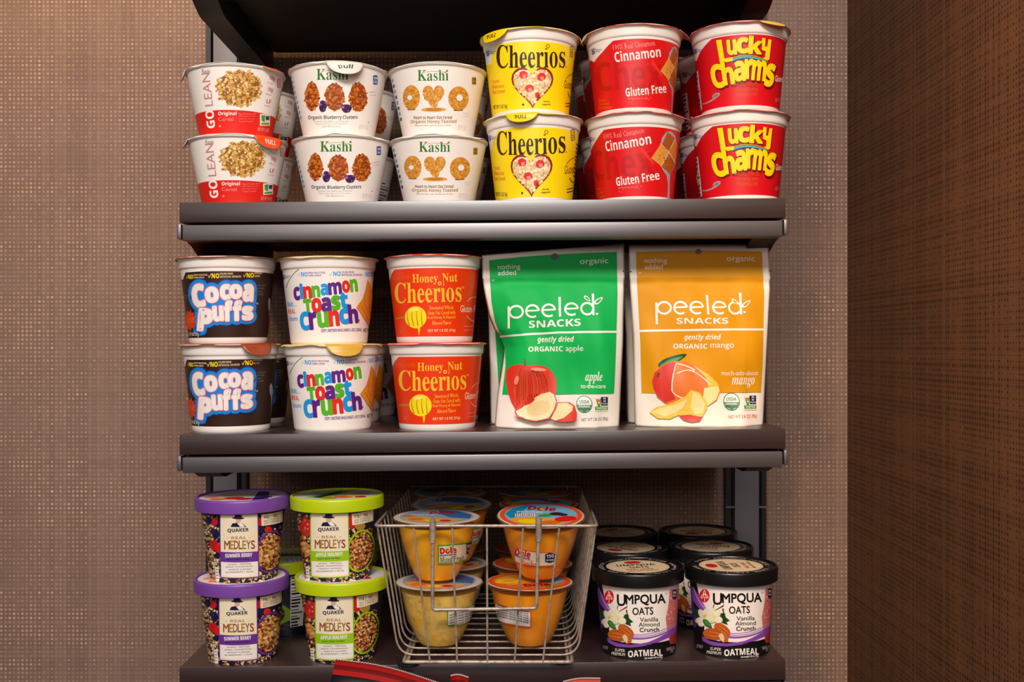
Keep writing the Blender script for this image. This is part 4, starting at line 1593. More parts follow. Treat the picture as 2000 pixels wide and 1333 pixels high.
def art_apple(A):
    A.at((920, 460), 3.331)
    bgm = mat('ink_pouch_green', (6, 176, 78), 0.58, 0.0, 0.22)
    Wh = I['white']
    A.poly([(117, 163), (330, 140), (540, 124), (948, 108), (951, 350), (941, 640), (922, 1026), (560, 1032), (205, 1034), (228, 850), (224, 740), (200, 660), (158, 560), (134, 430), (126, 330)], bgm)
    pouch_words(A, bgm, 'apple', Wh, 0, 0, 2.0)
    A.text('SNACKS', 374, 552, 706, 598, Wh, 'bold', 2.2)
    A.line([(190, 656), (560, 634), (941, 629)], 13, Wh)
    A.text('gently dried', 428, 658, 665, 706, Wh, 'bolditalic', 1)
    A.text('ORGANIC', 372, 724, 592, 756, Wh, 'bold', 1)
    A.text('apple', 610, 716, 722, 764, Wh, '', 1)
    A.text('apple', 736, 884, 846, 962, Wh, 'serifitalic', 0)
    A.text('to-the-core', 708, 964, 866, 992, Wh, '', 0, off=0.012)
    # whole apple, half and slice
    r1, r2, r3 = ink('apple_red', 222, 52, 30), ink('apple_orange', 232, 96, 44), ink('apple_deep', 200, 36, 26)
    ap = [(300, 1150), (262, 1080), (240, 1010), (228, 930), (232, 880), (262, 850), (320, 838), (356, 848), (400, 842), (470, 850), (520, 880), (546, 930), (552, 1000), (530, 1080), (500, 1140), (430, 1180), (350, 1180)]
    A.poly(ap, r1)
    rnd = random.Random(4)
    for i in range(52):
        x = 262 + i * 5.4
        b_ = (x - 390) / 150
        A.curve((x * 0.45 + 360 * 0.55, 862), (x - 10 * b_, 930 + rnd.uniform(-20, 20)), (390 + (x - 390) * 0.86, 1060 + rnd.uniform(-40, 50)), (1.5, 4), rnd.choice((r2, r1, r1, ink('apple_warm', 214, 74, 34), r2)), 7)
    A.ell(430, 872, 40, 10, ink('apple_shine', 240, 140, 110), rot=-8)
    A.ell(300, 940, 12, 30, ink('apple_shine', 240, 140, 110), rot=-16)
    A.curve((352, 846), (352, 822), (346, 806), (8, 5), I['brown'])
    cf = ink('apple_flesh', 240, 216, 160)
    A.poly([(296, 1150), (330, 1104), (400, 1082), (418, 1060), (414, 1050), (450, 1018), (500, 1010), (545, 1030), (562, 1080), (550, 1130), (500, 1190), (430, 1212), (350, 1206), (306, 1186)], r1)
    A.poly([(303, 1150), (340, 1108), (404, 1088), (424, 1062), (420, 1050), (452, 1024), (500, 1016), (540, 1036), (556, 1080), (544, 1126), (496, 1184), (430, 1206), (352, 1200), (312, 1180)], cf)
    A.ell(440, 1120, 70, 48, ink('apple_flesh_b', 232, 200, 136), rot=20)
    A.poly([(506, 1192), (552, 1130), (566, 1084), (620, 1088), (650, 1110), (664, 1160), (660, 1200), (600, 1206)], r1)
    A.poly([(512, 1188), (556, 1130), (570, 1090), (612, 1092), (640, 1112), (636, 1140), (600, 1180), (550, 1198)], cf)
    seals(A, 728, 1094, 52, 838, 1090)
    A.text('NET WT 2.8 OZ (80g)', 708, 1180, 884, 1206, I['grey'], '', 2)
    A.ell(545, 140, 25, 22, I['black'])
    A.text('✕', 132, 284, 154, 300, Wh)
    A.rect(62, 284, 80, 291, I['black'])
    A.rect(986, 230, 1004, 237, I['black'])


def seals(A, x, y, r, x2, y2):
    dg = ink('seal_green', 40, 116, 74)
    A.ell(x, y, r, r * 1.05, dg, n=28)
    A.ell(x, y, r - 5, r * 1.05 - 5, I['white'], n=28)
    A.poly([(x - r + 5, y + 4), (x + r - 5, y + 4), (x + r * 0.7, y + r * 0.65), (x, y + r * 0.98), (x - r * 0.7, y + r * 0.65)], dg)
    A.text('USDA', x - r * 0.6, y - r * 0.5, x + r * 0.6, y - r * 0.08, dg, 'bold')
    A.text('ORGANIC', x - r * 0.72, y + r * 0.14, x + r * 0.72, y + r * 0.42, I['white'], 'bold', res=1)
    A.rect(x2 - 42, y2 - 44, x2 + 46, y2 + 50, I['white'])
    A.poly([(x2 - 40, y2 - 40), (x2 - 14, y2 + 8), (x2 - 8, y2 - 36), (x2 - 2, y2 - 30), (x2 - 8, y2 + 22), (x2 - 22, y2 + 22)], I['leaf'])
    A.ell(x2 - 22, y2 - 20, 12, 10, I['orange'], n=10)
    A.rect(x2 - 2, y2 - 42, x2 + 44, y2 + 14, I['navy'])
    A.lines(['NON', 'GMO', 'Project'], x2 + 1, y2 - 38, x2 + 42, I['white'], 12, 17, 'bold')
    A.rect(x2 - 42, y2 + 20, x2 + 44, y2 + 42, I['leaf'])
    A.text('VERIFIED', x2 - 34, y2 + 24, x2 + 36, y2 + 38, I['cream'], 'bold', res=1)


def art_mango(A):
    A.at((1210, 460), 3.331)
    bgm = mat('ink_pouch_amber', (218, 146, 6), 0.58, 0.0, 0.22)
    Wh = I['white']
    A.poly([(106, 108), (500, 98), (926, 106), (936, 360), (926, 640), (908, 1018), (560, 1022), (140, 1024), (132, 700), (116, 380)], bgm)
    pouch_words(A, bgm, 'mango', Wh, -40, -12, 0.0)
    A.text('SNACKS', 358, 540, 690, 578, Wh, 'bold')
    A.line([(126, 624), (520, 616), (926, 614)], 13, Wh)
    A.text('gently dried', 408, 644, 642, 690, Wh, 'bolditalic', 0)
    A.text('ORGANIC', 336, 706, 554, 738, Wh, 'bold')
    A.text('mango', 574, 706, 722, 744, Wh, '')
    A.text('much-ado-about', 646, 878, 884, 908, Wh, '')
    A.text('mango', 712, 922, 862, 988, Wh, 'serifitalic')
    mr, mo, my, mp = ink('mango_red', 214, 52, 36), ink('mango_orange', 232, 120, 50), ink('mango_yellow', 240, 196, 70), ink('mango_pale', 246, 222, 150)
    leaf_shape(A, 330, 812, 100, 26, 22, I['dgreen'])
    leaf_shape(A, 322, 820, 80, 14, 24, I['leaf'])
    A.poly([(212, 990), (202, 940), (216, 890), (260, 846), (330, 818), (400, 820), (480, 848), (560, 900), (620, 960), (634, 1010), (610, 1070), (550, 1110), (460, 1120), (380, 1100), (280, 1088), (236, 1050)], mo)
    A.poly([(206, 950), (220, 890), (262, 848), (330, 822), (356, 830), (332, 900), (318, 1000), (350, 1060), (280, 1084), (238, 1046), (212, 990)], mr)
    A.poly([(470, 850), (560, 904), (618, 962), (630, 1010), (606, 1066), (548, 1108), (500, 1090), (560, 1000), (540, 920)], my)
    A.poly([(530, 990), (622, 978), (628, 1010), (604, 1064), (548, 1106), (520, 1080)], mp)
    for p in (((350, 834), (400, 840), (470, 876)), ((356, 900), (420, 860), (470, 890)), ((470, 890), (540, 930), (566, 970)), ((352, 836), (320, 930), (326, 1010)), ((326, 1010), (350, 1040), (392, 1052))):
        A.curve(p[0], p[1], p[2], (5, 9), ink('mango_gloss', 250, 226, 206))
    A.ell(240, 905, 8, 18, I['brown'], rot=-20)
    A.poly([(188, 1148), (230, 1112), (330, 1084), (410, 1040), (440, 1000), (444, 1060), (430, 1110), (380, 1160), (310, 1190), (240, 1186)], my)
    A.poly([(204, 1146), (250, 1118), (340, 1096), (420, 1060), (400, 1110), (350, 1150), (280, 1172)], mp)
    A.poly([(440, 1000), (500, 1020), (548, 1080), (550, 1120), (516, 1176), (470, 1200), (420, 1190), (372, 1166), (430, 1110)], my)
    A.poly([(452, 1010), (500, 1040), (536, 1090), (520, 1150), (470, 1160), (440, 1110)], mp)
    A.poly([(372, 1166), (440, 1160), (500, 1176), (520, 1172), (500, 1204), (450, 1212), (400, 1196)], mr)
    seals(A, 708, 1078, 54, 830, 1082)
    A.text('NET WT 2.8 OZ (80g)', 684, 1162, 880, 1188, I['orange'], '', 2)
    A.ell(512, 107, 20, 17, ink('hole_brown', 90, 34, 16))
    A.text('✕', 122, 238, 144, 252, Wh)
    A.rect(54, 232, 78, 239, I['black'])
    A.rect(972, 228, 988, 234, I['black'])


def art_plain_green(A):
    A.at((920, 460), 3.331)
    A.poly([(120, 130), (948, 108), (930, 1026), (180, 1030)], mat('ink_pouch_green', (6, 176, 78), 0.58, 0.0, 0.22))


def art_plain_amber(A):
    A.at((1210, 460), 3.331)
    A.poly([(106, 108), (926, 106), (908, 1018), (140, 1024)], mat('ink_pouch_amber', (218, 146, 6), 0.58, 0.0, 0.22))


GL = [(941, 470), (941, 499), (942.5, 547), (947, 577), (954.5, 616), (965, 643), (978.5, 660), (984.5, 678), (981.5, 702), (977, 732), (971, 775), (965.6, 836), (965, 850)]
GR = [(1218.7, 470), (1219.6, 532), (1217, 670), (1212.7, 760), (1209.7, 834), (1209, 850)]
p = make_pouch('snack_pouch', GL, GR, 499, 475.6, 835, 834, art_apple, 3, 0.030, 0.012)
tag(p, 'green and white snack pouch picturing red apples, its left edge buckled', 'snack pouch', 'dried fruit pouches')
ML = [(1228, 470), (1229, 532), (1236, 660), (1239.5, 832), (1240, 850)]
MR = [(1500.5, 470), (1505, 560), (1500, 660), (1491, 832), (1490, 850)]
p = make_pouch('snack_pouch', ML, MR, 478, 477, 832.5, 831.5, art_mango, 8, 0.030)
tag(p, 'amber and white snack pouch picturing a cut mango', 'snack pouch', 'dried fruit pouches')
SLp = [(946, 470), (952, 640), (956, 836), (956, 850)]
SRp = [(1222, 470), (1222, 640), (1214, 836), (1213, 850)]
gp = make_pouch('snack_pouch', SLp, SRp, 488, 482, 835, 834, art_plain_green, 5, 0.030)
ap = make_pouch('snack_pouch', ML, MR, 484, 482, 832.5, 831.5, art_plain_amber, 6, 0.030)
for src, dx0, lab in ((gp, 0.0, 'green snack pouch'), (ap, -0.004, 'amber snack pouch')):
    x, _, z = src.location
    for n, yy in enumerate((0.097, 0.144)):
        o = src if n == 0 else copy_tree(src)
        o.location = (x * (1 + (yy - YP) / 4) + dx0 + n * 0.002, yy, z)
        tag(o, lab + (' directly behind the front one, only its pale edges showing', ' nearest the wall, third in its row')[n], 'snack pouch', 'dried fruit pouches')

# ---------------------------------------------------------------- lidded oat tubs
YQ = 0.040


def tub_R(z):
    return 0.0334 + 0.1147 * z


def tub_body(root, m, R, h):
    b = MB()
    prof = [(R(0) - 0.004, 0.0022), (R(0) - 0.002, 0.0004), (R(0) - 0.0006, 0.0), (R(0.001), 0.001)]
    for i in range(8):
        prof.append((R(0.003 + i * (h - 0.003) / 7), 0.003 + i * (h - 0.003) / 7))
    b.lathe(prof, 96)
    return b.build('tub_body', m, root, angle=40)


def tub_lid(root, m, R, z0, z1):
    b = MB()
    b.lathe([(R - 0.0035, z0 + 0.0005), (R - 0.0014, z0), (R - 0.0004, z0 + 0.0006), (R, z1 - 0.0022), (R - 0.0003, z1 - 0.0008), (R - 0.0012, z1), (R - 0.0026, z1),
             (R - 0.0034, z1 - 0.0005), (R - 0.0038, z1 - 0.0016), (0.01, z1 - 0.0017)], 96)
    return b.build('lid', m, root, angle=50)


def art_tub(theme):
    x = cx_of(476.5 if theme == 'berry' else 665, YQ)
    ks = 0.0813
    A = Art(cone_proj(x, YQ, zat(Z3, K3, x) + ks, tub_R))
    nv = ink('tub_navy', 18, 18, 44)
    band(A, 0.0008, 0.0690, nv, -3.1, 3.1)
    dx, dy = (0, 0) if theme == 'berry' else (-28, -6)
    if theme == 'berry':
        A.at((370, 930), 3.308)
        main, name, dk = ink('tub_violet', 104, 52, 140), 'SUMMER BERRY', I['white']
    else:
        A.at((560, 930), 3.308)
        main, name, dk = ink('tub_lime', 150, 196, 14), 'APPLE WALNUT', I['white']
    X = lambda v: v + dx
    Yv = lambda v: v + dy
    oats = OATS if theme == 'berry' else NUTS
    # left side picture
    if theme == 'berry':
        A.scatter(lambda a, c: abs(a - (132 + (c - 300) * 0.10)) < 56, (84, 255, 215, 665), 330, (10, 22), oats, 3, 0.5)
        for a, c, r, m in ((166, 296, 24, I['ruby']), (132, 286, 22, I['navy']), (176, 376, 24, I['navy']), (160, 356, 18, I['plum']), (164, 446, 30, I['ruby']), (196, 468, 26, I['scarlet']), (186, 512, 18, I['navy'])):
            A.ell(a, c, r, r * 1.1, m, n=14, jag=0.06, seed=a)
            A.scatter(lambda u, v: (u - a) ** 2 + (v - c) ** 2 < r * r * 0.7, (a - r, c - r, a + r, c + r), 9, (5, 9), [m, I['scarlet'] if m in (I['ruby'], I['scarlet']) else I['plum']], a, 0.8)
    else:
        A.scatter(lambda a, c: abs(a - (138 + (c - 300) * 0.07)) < 62, (84, 248, 205, 650), 330, (10, 22), oats, 3, 0.5)
        A.ell(146, 330, 42, 58, I['ruby'], n=22)
        A.scatter(lambda u, v: ((u - 146) / 36) ** 2 + ((v - 330) / 50) ** 2 < 1, (104, 272, 188, 388), 30, (6, 16), [I['scarlet'], I['ruby'], I['pink'], I['dorange']], 3, 0.4)
        for a, c in ((140, 470), (160, 490), (134, 440)):
            A.ell(a, c, 26, 22, ink('nutmeat', 206, 130, 60), n=12, jag=0.15, seed=c)
            A.ell(a - 4, c - 5, 13, 9, ink('nutmeat_light', 232, 178, 100), n=10, jag=0.1, seed=a)
    # right side picture with bowl
    A.scatter(lambda a, c: True, (X(440), Yv(330), X(600), Yv(660)), 120, (10, 22), oats, 7, 0.5)
    if theme == 'berry':
        for a, c, r, m in ((460, 300, 26, I['ruby']), (470, 350, 22, I['navy']), (512, 352, 24, I['scarlet']), (446, 360, 18, I['navy'])):
            A.ell(a, c, r, r, m, n=14, jag=0.05, seed=a)
    else:
        A.ell(X(466), Yv(300), 34, 52, I['ruby'], n=18)
        A.ell(X(520), Yv(330), 34, 30, I['olive'], n=16)
    bx, by = X(520), Yv(492)
    A.ell(bx, by, 88, 140, main, rot=-14, n=36)
    A.ell(bx + 2, by, 78, 128, I['dbrown'], rot=-14, n=36)
    g = GRAN + [I['brown'], I['ruby']] if theme == 'berry' else NUTS
    A.scatter(lambda a, c: (((a - bx) * 0.97 + (c - by) * 0.24) / 72) ** 2 + (((c - by) * 0.97 - (a - bx) * 0.24) / 120) ** 2 < 1, (bx - 95, by - 135, bx + 95, by + 135), 420, (11, 24), g, 11, 0.5)
    # bottom strip of oats
    A.scatter(lambda a, c: True, (X(140), Yv(648), X(560), Yv(692)), 120, (12, 22), OATS + [I['cream'], nv, nv], 13, 0.6)
    # claims card
    A.poly([(X(468), Yv(252)), (X(606), Yv(226)), (X(604), Yv(298)), (X(470), Yv(326))], I['cream'])
    A.text('44g' if theme == 'berry' else '31g', X(484), Yv(258), X(514), Yv(282), I['black'], 'bold', 10, res=1)
    A.text('NO', X(546), Yv(250), X(570), Yv(270), I['black'], 'bold', 10, res=1)
    for i in range(2):
        A.text('WHOLE', X(484), Yv(288 + i * 15), X(514), Yv(298 + i * 15), I['grey'], 'bold', 10, res=1)
        A.text('ARTIFICIAL', X(530), Yv(276 + i * 15), X(582), Yv(286 + i * 15), I['grey'], 'bold', 10, res=1)
    A.line([(X(524), Yv(254)), (X(524), Yv(308))], 2, I['grey'])
    # front panel
    A.rect(X(204), Yv(236), X(448), Yv(656), main if theme == 'berry' else I['lime'])
    A.rect(X(210), Yv(236), X(442), Yv(650), I['cream'])
    A.ell(X(321), Yv(288), 17, 19, ink('face_pale', 214, 166, 136))
    A.poly([(X(297), Yv(272)), (X(300), Yv(253)), (X(320), Yv(250)), (X(342), Yv(253)), (X(346), Yv(272))], I['navy'])
    A.ell(X(321), Yv(272), 38, 7, I['navy'], rot=-3)
    A.poly([(X(272), Yv(328)), (X(284), Yv(306)), (X(312), Yv(302)), (X(330), Yv(326)), (X(344), Yv(304)), (X(360), Yv(316)), (X(372), Yv(330))], I['navy'])
    A.poly([(X(326), Yv(302)), (X(352), Yv(312)), (X(362), Yv(328)), (X(334), Yv(328))], I['white'])
    A.text('QUAKER', X(253), Yv(338), X(386), Yv(366), I['navy'], 'bold', 2, off=0.012)
    A.text('REAL', X(276), Yv(390), X(372), Yv(408), ink('medley_tan', 166, 126, 84), 'bold')
    A.line([(X(246), Yv(400)), (X(260), Yv(400))], 3, I['tan'])
    A.line([(X(384), Yv(400)), (X(398), Yv(400))], 3, I['tan'])
    xs = X(232)
    for ch, m, w in zip('MEDLEYS', (ink('medley_red', 150, 70, 40), ink('medley_gold', 170, 134, 60), ink('medley_brown', 140, 90, 50)) * 3, (34, 22, 26, 20, 22, 26, 24)):
        A.text(ch, xs, Yv(418), xs + w, Yv(472), m, '', off=0.02)
        xs += w + 3
    A.rect(X(208), Yv(487), X(444), Yv(552), main)
    A.text(name, X(236), Yv(500), X(406), Yv(524), dk, 'bold', 1.5, off=0.02)
    A.text('WHOLE GRAIN OATMEAL+', X(246), Yv(533), X(396), Yv(543), I['navy'], 'bold', 1.5, res=1)
    A.rect(X(212), Yv(554), X(441), Yv(640), I['white'])
    for i, t in enumerate(('OATMEAL + SWEETENED', 'DRIED CRANBERRIES,', 'CRUNCHY ALMONDS', 'BLUEBERRIES & NUTS')):
        hw = 72 + (i % 2) * 14
        A.text(t, X(326) - hw, Yv(564 + i * 17), X(326) + hw, Yv(574 + i * 17), I['grey'], 'bold', 1, res=1)
    A.poly([(X(168), Yv(590)), (X(192), Yv(586)), (X(196), Yv(676)), (X(174), Yv(680))], I['white'])
    for i in range(4):
        A.rect(X(174), Yv(600 + i * 19), X(188), Yv(606 + i * 19), I['grey'])
    # facts panel at the back right
    facts(A, 1.62, 0.010, 0.066, 0.42, I['white'], I['black'], 16, 3)
    return A


def tub_lid_print(lid, theme, z, R):
    A = Art(mmproj)
    R *= 1000
    A.ell(0, 0, R, R, ink('lid_paper', 226, 214, 206), n=48)
    if theme == 'berry':
        A.poly([(8, -36), (20, -32), (30, 20), (16, 30)], I['violet'])
        for x, y, r, m in ((-6, 14, 11, I['scarlet']), (6, 20, 9, I['ruby']), (20, 18, 7, I['navy']), (26, 8, 6, I['plum']), (-20, 20, 8, I['orange']), (-30, 8, 7, I['pink'])):
            A.ell(x, y, r, r * 0.9, m, n=14, jag=0.08, seed=int(x))
    else:
        A.poly([(-30, 16), (-4, -34), (14, -34), (-8, 24)], I['lime'])
        A.poly([(-22, 14), (-2, -26), (4, -26), (-14, 20)], I['dgreen'])
        for x, y, r, m in ((8, 14, 10, I['orange']), (18, 6, 9, I['yellow']), (26, 16, 6, I['ruby']), (-4, 22, 8, I['gold'])):
            A.ell(x, y, r, r * 0.8, m, n=14, jag=0.08, seed=int(x))
    for sx in (-26, 16):
        for i in range(5):
            A.text('INGREDIENTS OATS' if i % 2 else 'NUTRITION', sx, -22 + i * 5, sx + 16, -20 + i * 5, I['grey'], 'bold', res=1)
    A.build('lid_print', disc_surf(z), lid, step=None)


def make_tub(theme):
    r = empty('oat_tub')
    m = mat('tub_paper', (26, 24, 50), 0.45)
    tub_body(r, m, tub_R, 0.0700)
    art_tub(theme).build('printed_label', cone_surf(tub_R, 0.1147), r)
    lm = mat('lid_violet', (116, 64, 150), 0.38) if theme == 'berry' else mat('lid_lime', (180, 198, 4), 0.38)
    l = tub_lid(r, lm, 0.0473, 0.0683, 0.0815)
    tub_lid_print(l, theme, 0.0815 - 0.0016, 0.0432)
    return r


for theme, up, lo, rear, labs in (
        ('berry', 476.5, 474.5, (), ('purple lidded oat tub picturing berries, stacked on its twin', 'purple lidded oat tub picturing berries, standing at the shelf end')),
        ('apple', 660.5, 669.5, ((0.141, cx_of(556, 0.141), -1.25, 'green lidded oat tub in shade behind the gap between purple and green stacks'),
                               (0.245, cx_of(676, 0.245), 0.4, 'green lidded oat tub near the wall behind the green stack')),
         ('lime green lidded oat tub picturing apple and walnuts, stacked on its twin', 'lime green lidded oat tub picturing apple and walnuts, standing beside the wire basket'))):
    t = make_tub(theme)
    x = cx_of(up, YQ)
    place(t, x, YQ, zat(Z3, K3, x) + 0.0813, 0, K3)
    tag(t, labs[0], 'oat tub', 'lidded oat tubs')
    c = copy_tree(t)
    x = cx_of(lo, YQ)
    place(c, x, YQ, zat(Z3, K3, x), 0, K3)
    tag(c, labs[1], 'oat tub', 'lidded oat tubs')
    for yy, xx, yaw, lb in rear:
        c = copy_tree(t)
        place(c, xx, yy, zat(Z3, K3, xx), yaw, K3)
        tag(c, lb, 'oat tub', 'lidded oat tubs')

# ---------------------------------------------------------------- black lidded oatmeal tubs
YU = 0.043


def ump_R(z):
    return 0.0368 + 0.064 * z


def art_ump():
    x = cx_of(1247.5, YU)
    A = Art(cone_proj(x, YU, zat(Z3, K3, x), ump_R), (1130, 1010), 4.127)
    bk = ink('tub_black', 14, 12, 14)
    band(A, 0.0008, 0.0725, I['white'], -3.1, 3.1)
    A.adduv([(-3.1, 0.0008), (3.1, 0.0008), (3.1, 0.0165), (-3.1, 0.0165)], [(0, 1, 2, 3)], bk)
    # dark left flank
    A.adduv([(-3.0, 0.004), (-1.02, 0.004), (-0.96, 0.03), (-1.02, 0.05), (-1.18, 0.0725), (-3.0, 0.0725)], [(0, 1, 2, 3, 4, 5)], bk)
    A.adduv([(-2.2, 0.0725), (-1.75, 0.0725), (-1.2, 0.03), (-1.5, 0.02)], [(0, 1, 2, 3)], I['violet'])
    A.adduv([(1.6, 0.0725), (2.6, 0.0725), (2.8, 0.02), (2.0, 0.02)], [(0, 1, 2, 3)], I['violet'])
    vi, li = ink('swirl_violet', 134, 70, 172), ink('swirl_lilac', 196, 148, 214)
    A.poly([(150, 570), (176, 570), (214, 640), (262, 740), (270, 766), (220, 748), (180, 690), (152, 640)], vi)
    A.curve((178, 574), (200, 680), (264, 756), (3, 12), li)
    # pink band on the right
    A.poly([(742, 588), (815, 580), (806, 760), (786, 1020), (740, 1030), (716, 930), (706, 820), (728, 720)], ink('berry_pink', 206, 108, 106))
    A.scatter(lambda a, c: a > 716 + abs(c - 800) * 0.1, (716, 600, 800, 1010), 50, (8, 22), [ink('berry_pale', 226, 164, 156), ink('berry_pink', 206, 108, 106), ink('berry_rose', 186, 66, 66)], 3, 0.5)
    A.poly([(724, 940), (790, 890), (780, 1020), (742, 1030)], ink('berry_deep', 176, 44, 40))
    # lower swirl
    A.poly([(236, 966), (300, 1010), (420, 1030), (560, 1010), (690, 950), (798, 856), (796, 900), (690, 990), (560, 1036), (420, 1052), (310, 1044), (240, 1006)], vi)
    A.curve((430, 946), (600, 966), (790, 858), (10, 4), li, 14)
    A.curve((438, 962), (600, 980), (780, 878), (8, 4), li, 14)
    A.curve((430, 976), (590, 1000), (770, 900), (12, 8), vi, 14)
    A.ell(255, 642, 37, 53, I['red'], n=30)
    for a, c, ro in ((240, 646, 70), (270, 646, 110), (255, 616, 90)):
        leaf_shape(A, a, c, 20, 9, ro, I['white'])
        leaf_shape(A, a, c, 12, 4, ro, I['red'])
    A.line([(255, 690), (255, 650)], 4, I['white'])
    A.text('U', 318, 626, 384, 716, I['black'], '', 0, off=0.022)
    A.text('MPQUA', 388, 628, 704, 714, I['black'], '', 1, off=0.028)
    A.text('™', 704, 620, 718, 630, I['grey'])
    A.text('OATS', 440, 732, 606, 790, I['black'], '', 1, off=0.022)
    for p in (((326, 712), (312, 745), (322, 780), (8, 5)), ((396, 726), (366, 742), (330, 764), (12, 5)), ((394, 748), (388, 775), (412, 800), (14, 5)), ((380, 730), (404, 726), (396, 712), (8, 4))):
        A.curve(p[0], p[1], p[2], p[3], I['brown'])
    wf = ink('petal', 240, 232, 206)
    wf2 = ink('petal_shade', 222, 206, 160)
    A.ell(208, 790, 26, 44, I['dgreen'], rot=20, n=16)
    A.poly([(356, 790), (400, 782), (416, 820), (446, 846), (420, 856), (430, 880), (390, 866), (366, 846)], I['dgreen'])
    for a, c, rx, ry, ro in ((232, 790, 20, 42, 20), (262, 780, 22, 36, -20), (222, 840, 34, 24, 20), (300, 780, 26, 44, -30), (344, 790, 30, 34, -50), (300, 830, 50, 34, 0), (356, 836, 36, 30, -20), (236, 866, 26, 26, 0), (280, 850, 30, 24, 10)):
        A.ell(a, c, rx, ry, wf2, rot=ro, n=16)
        A.ell(a - 2, c - 3, rx * 0.86, ry * 0.86, wf, rot=ro, n=16)
    A.ell(262, 800, 9, 12, I['yellow'])
    A.ell(330, 812, 9, 10, I['lemon'])
    leaf_shape(A, 280, 868, 46, 18, -50, I['dgreen'])
    leaf_shape(A, 280, 866, 38, 12, -50, I['leaf'])
    al, ad, ag = ink('almond', 196, 94, 28), ink('almond_dark', 150, 60, 16), ink('almond_light', 226, 140, 64)
    for a, c, rx, ry, ro in ((388, 916, 68, 36, -38), (316, 950, 68, 44, -10)):
        A.ell(a, c, rx + 3, ry + 3, ad, rot=ro, n=24)
        A.ell(a, c, rx, ry, al, rot=ro, n=24)
        for k in range(-2, 3):
            cs, sn = math.cos(math.radians(ro)), math.sin(math.radians(ro))
            q = k * ry * 0.36
            P_ = lambda X, Y: (a + X * cs + Y * sn, c - X * sn + Y * cs)
            A.curve(P_(-rx * 0.75, q * 0.6), P_(0, q * 1.3), P_(rx * 0.75, q * 0.6), (2, 4), ag if k % 2 else ad)
    A.poly([(356, 958), (380, 936), (420, 950), (434, 985), (428, 1012), (396, 1020), (370, 995)], al)
    A.poly([(360, 958), (380, 942), (398, 956), (404, 990), (396, 1016), (372, 992)], I['beige'])
    for i, (t, hw) in enumerate((('Vanilla', 74), ('Almond', 84), ('Crunch', 77))):
        A.text(t, 572 - hw, 812 + i * 40, 572 + hw, 846 + i * 40, I['black'], '', 1, off=0.012)
    A.rect(760, 590, 792, 668, I['navy'], r=10)
    A.text('280', 764, 604, 788, 622, I['white'], 'bold', res=1)
    A.text('CAL', 764, 632, 788, 646, I['white'], 'bold', res=1)
    A.text('NO ARTIFICIAL ANYTHING', 552, 1014, 722, 1042, I['black'], 'bold', 7, off=0.01, res=1)
    for i, t in enumerate(('SUPER', 'PREMIUM')):
        A.text(t, 294 - i * 26, 1062 + i * 30, 376, 1086 + i * 30, I['white'], '', -7, res=2)
    A.text('OATMEAL', 400, 1072, 676, 1124, I['white'], 'bold', 2, off=0.01, arc=-4)
    A.text('Net weight 2.65 oz (75g)', 532, 1128, 676, 1148, I['white'], 'bold', 4, res=1)
    A.text('VANILLA', 706, 1052, 772, 1080, I['lgrey'], '', 14, res=1)
    A.text('OATS', 738, 1080, 764, 1098, I['lgrey'], '', 14, res=1)
    A.text('CRUNCH', 196, 1036, 240, 1064, I['lgrey'], '', -14, res=1)
    return A


def make_ump():
    r = empty('oatmeal_tub')
    tub_body(r, mat('tub_black_paper', (20, 18, 20), 0.45), ump_R, 0.074)
    art_ump().build('printed_label', cone_surf(ump_R, 0.064), r)
    l = tub_lid(r, mat('lid_black', (14, 13, 14), 0.33), 0.0468, 0.0718, 0.0858)
    A = Art(mmproj)
    A.ell(0, 0, 42.6, 42.6, mat('lid_black', (14, 13, 14), 0.33), n=48)
    A.ell(0, 0, 32.0, 32.0, ink('lid_cream', 226, 200, 164), n=48)
    A.ring(0, 0, 30.5, 30.5, 0.6, I['tan'], n=48)
    for a0 in (30, 210):
        A.arctext('SUPER PREMIUM OATMEAL ·', 37.2, a0 + 6, 7.4, 4.6, I['lgrey'], '')
    A.text('UMPQUA', -20, -12, 20, -1, I['black'], 'bold')
    A.text('OATS', -10, 1, 10, 8, I['black'], 'bold')
    A.ell(0, -20, 9, 6, I['ruby'], n=20)
    A.text('PEEL HERE', -15, 12, 12, 16, I['ruby'], 'bold', res=1)
    A.text('ADD HOT WATER', -16, 19, 16, 22, I['brown'], 'bold', res=1)
    A.build('lid_print', disc_surf(0.0858 - 0.0016), l, step=None)
    return r


ump = make_ump()
n = 0
for px, yy, ylid, lb in ((1247.5, YU, 0.15, 'black lidded oatmeal tub with almond label, next to the wire basket at the shelf edge'),
                         (1429.5, YU, 1.62, 'black lidded oatmeal tub with almond label, at the shelf end'),
                         (1224, 0.146, 1.5, 'black lidded oatmeal tub second back, beside the wire basket'),
                         (1390, 0.146, 0.1, 'black lidded oatmeal tub second back, in front of the steel upright'),
                         (1209, 0.244, -0.1, 'black lidded oatmeal tub nearest the wall, beside the wire basket'),
                         (1364.5, 0.244, 1.4, 'black lidded oatmeal tub nearest the wall, beside the steel upright')):
    o = ump if n == 0 else copy_tree(ump)
    x = cx_of(px, yy)
    place(o, x, yy, zat(Z3, K3, x), 0 if n < 2 else (0.9, -0.6, 0.4, 1.2)[n - 2], K3)
    for ch in o.children:
        if ch.name.startswith('lid'):
            ch.rotation_euler = (0, 0, ylid)
    tag(o, lb, 'oatmeal tub', 'black lidded oatmeal tubs')
    n += 1

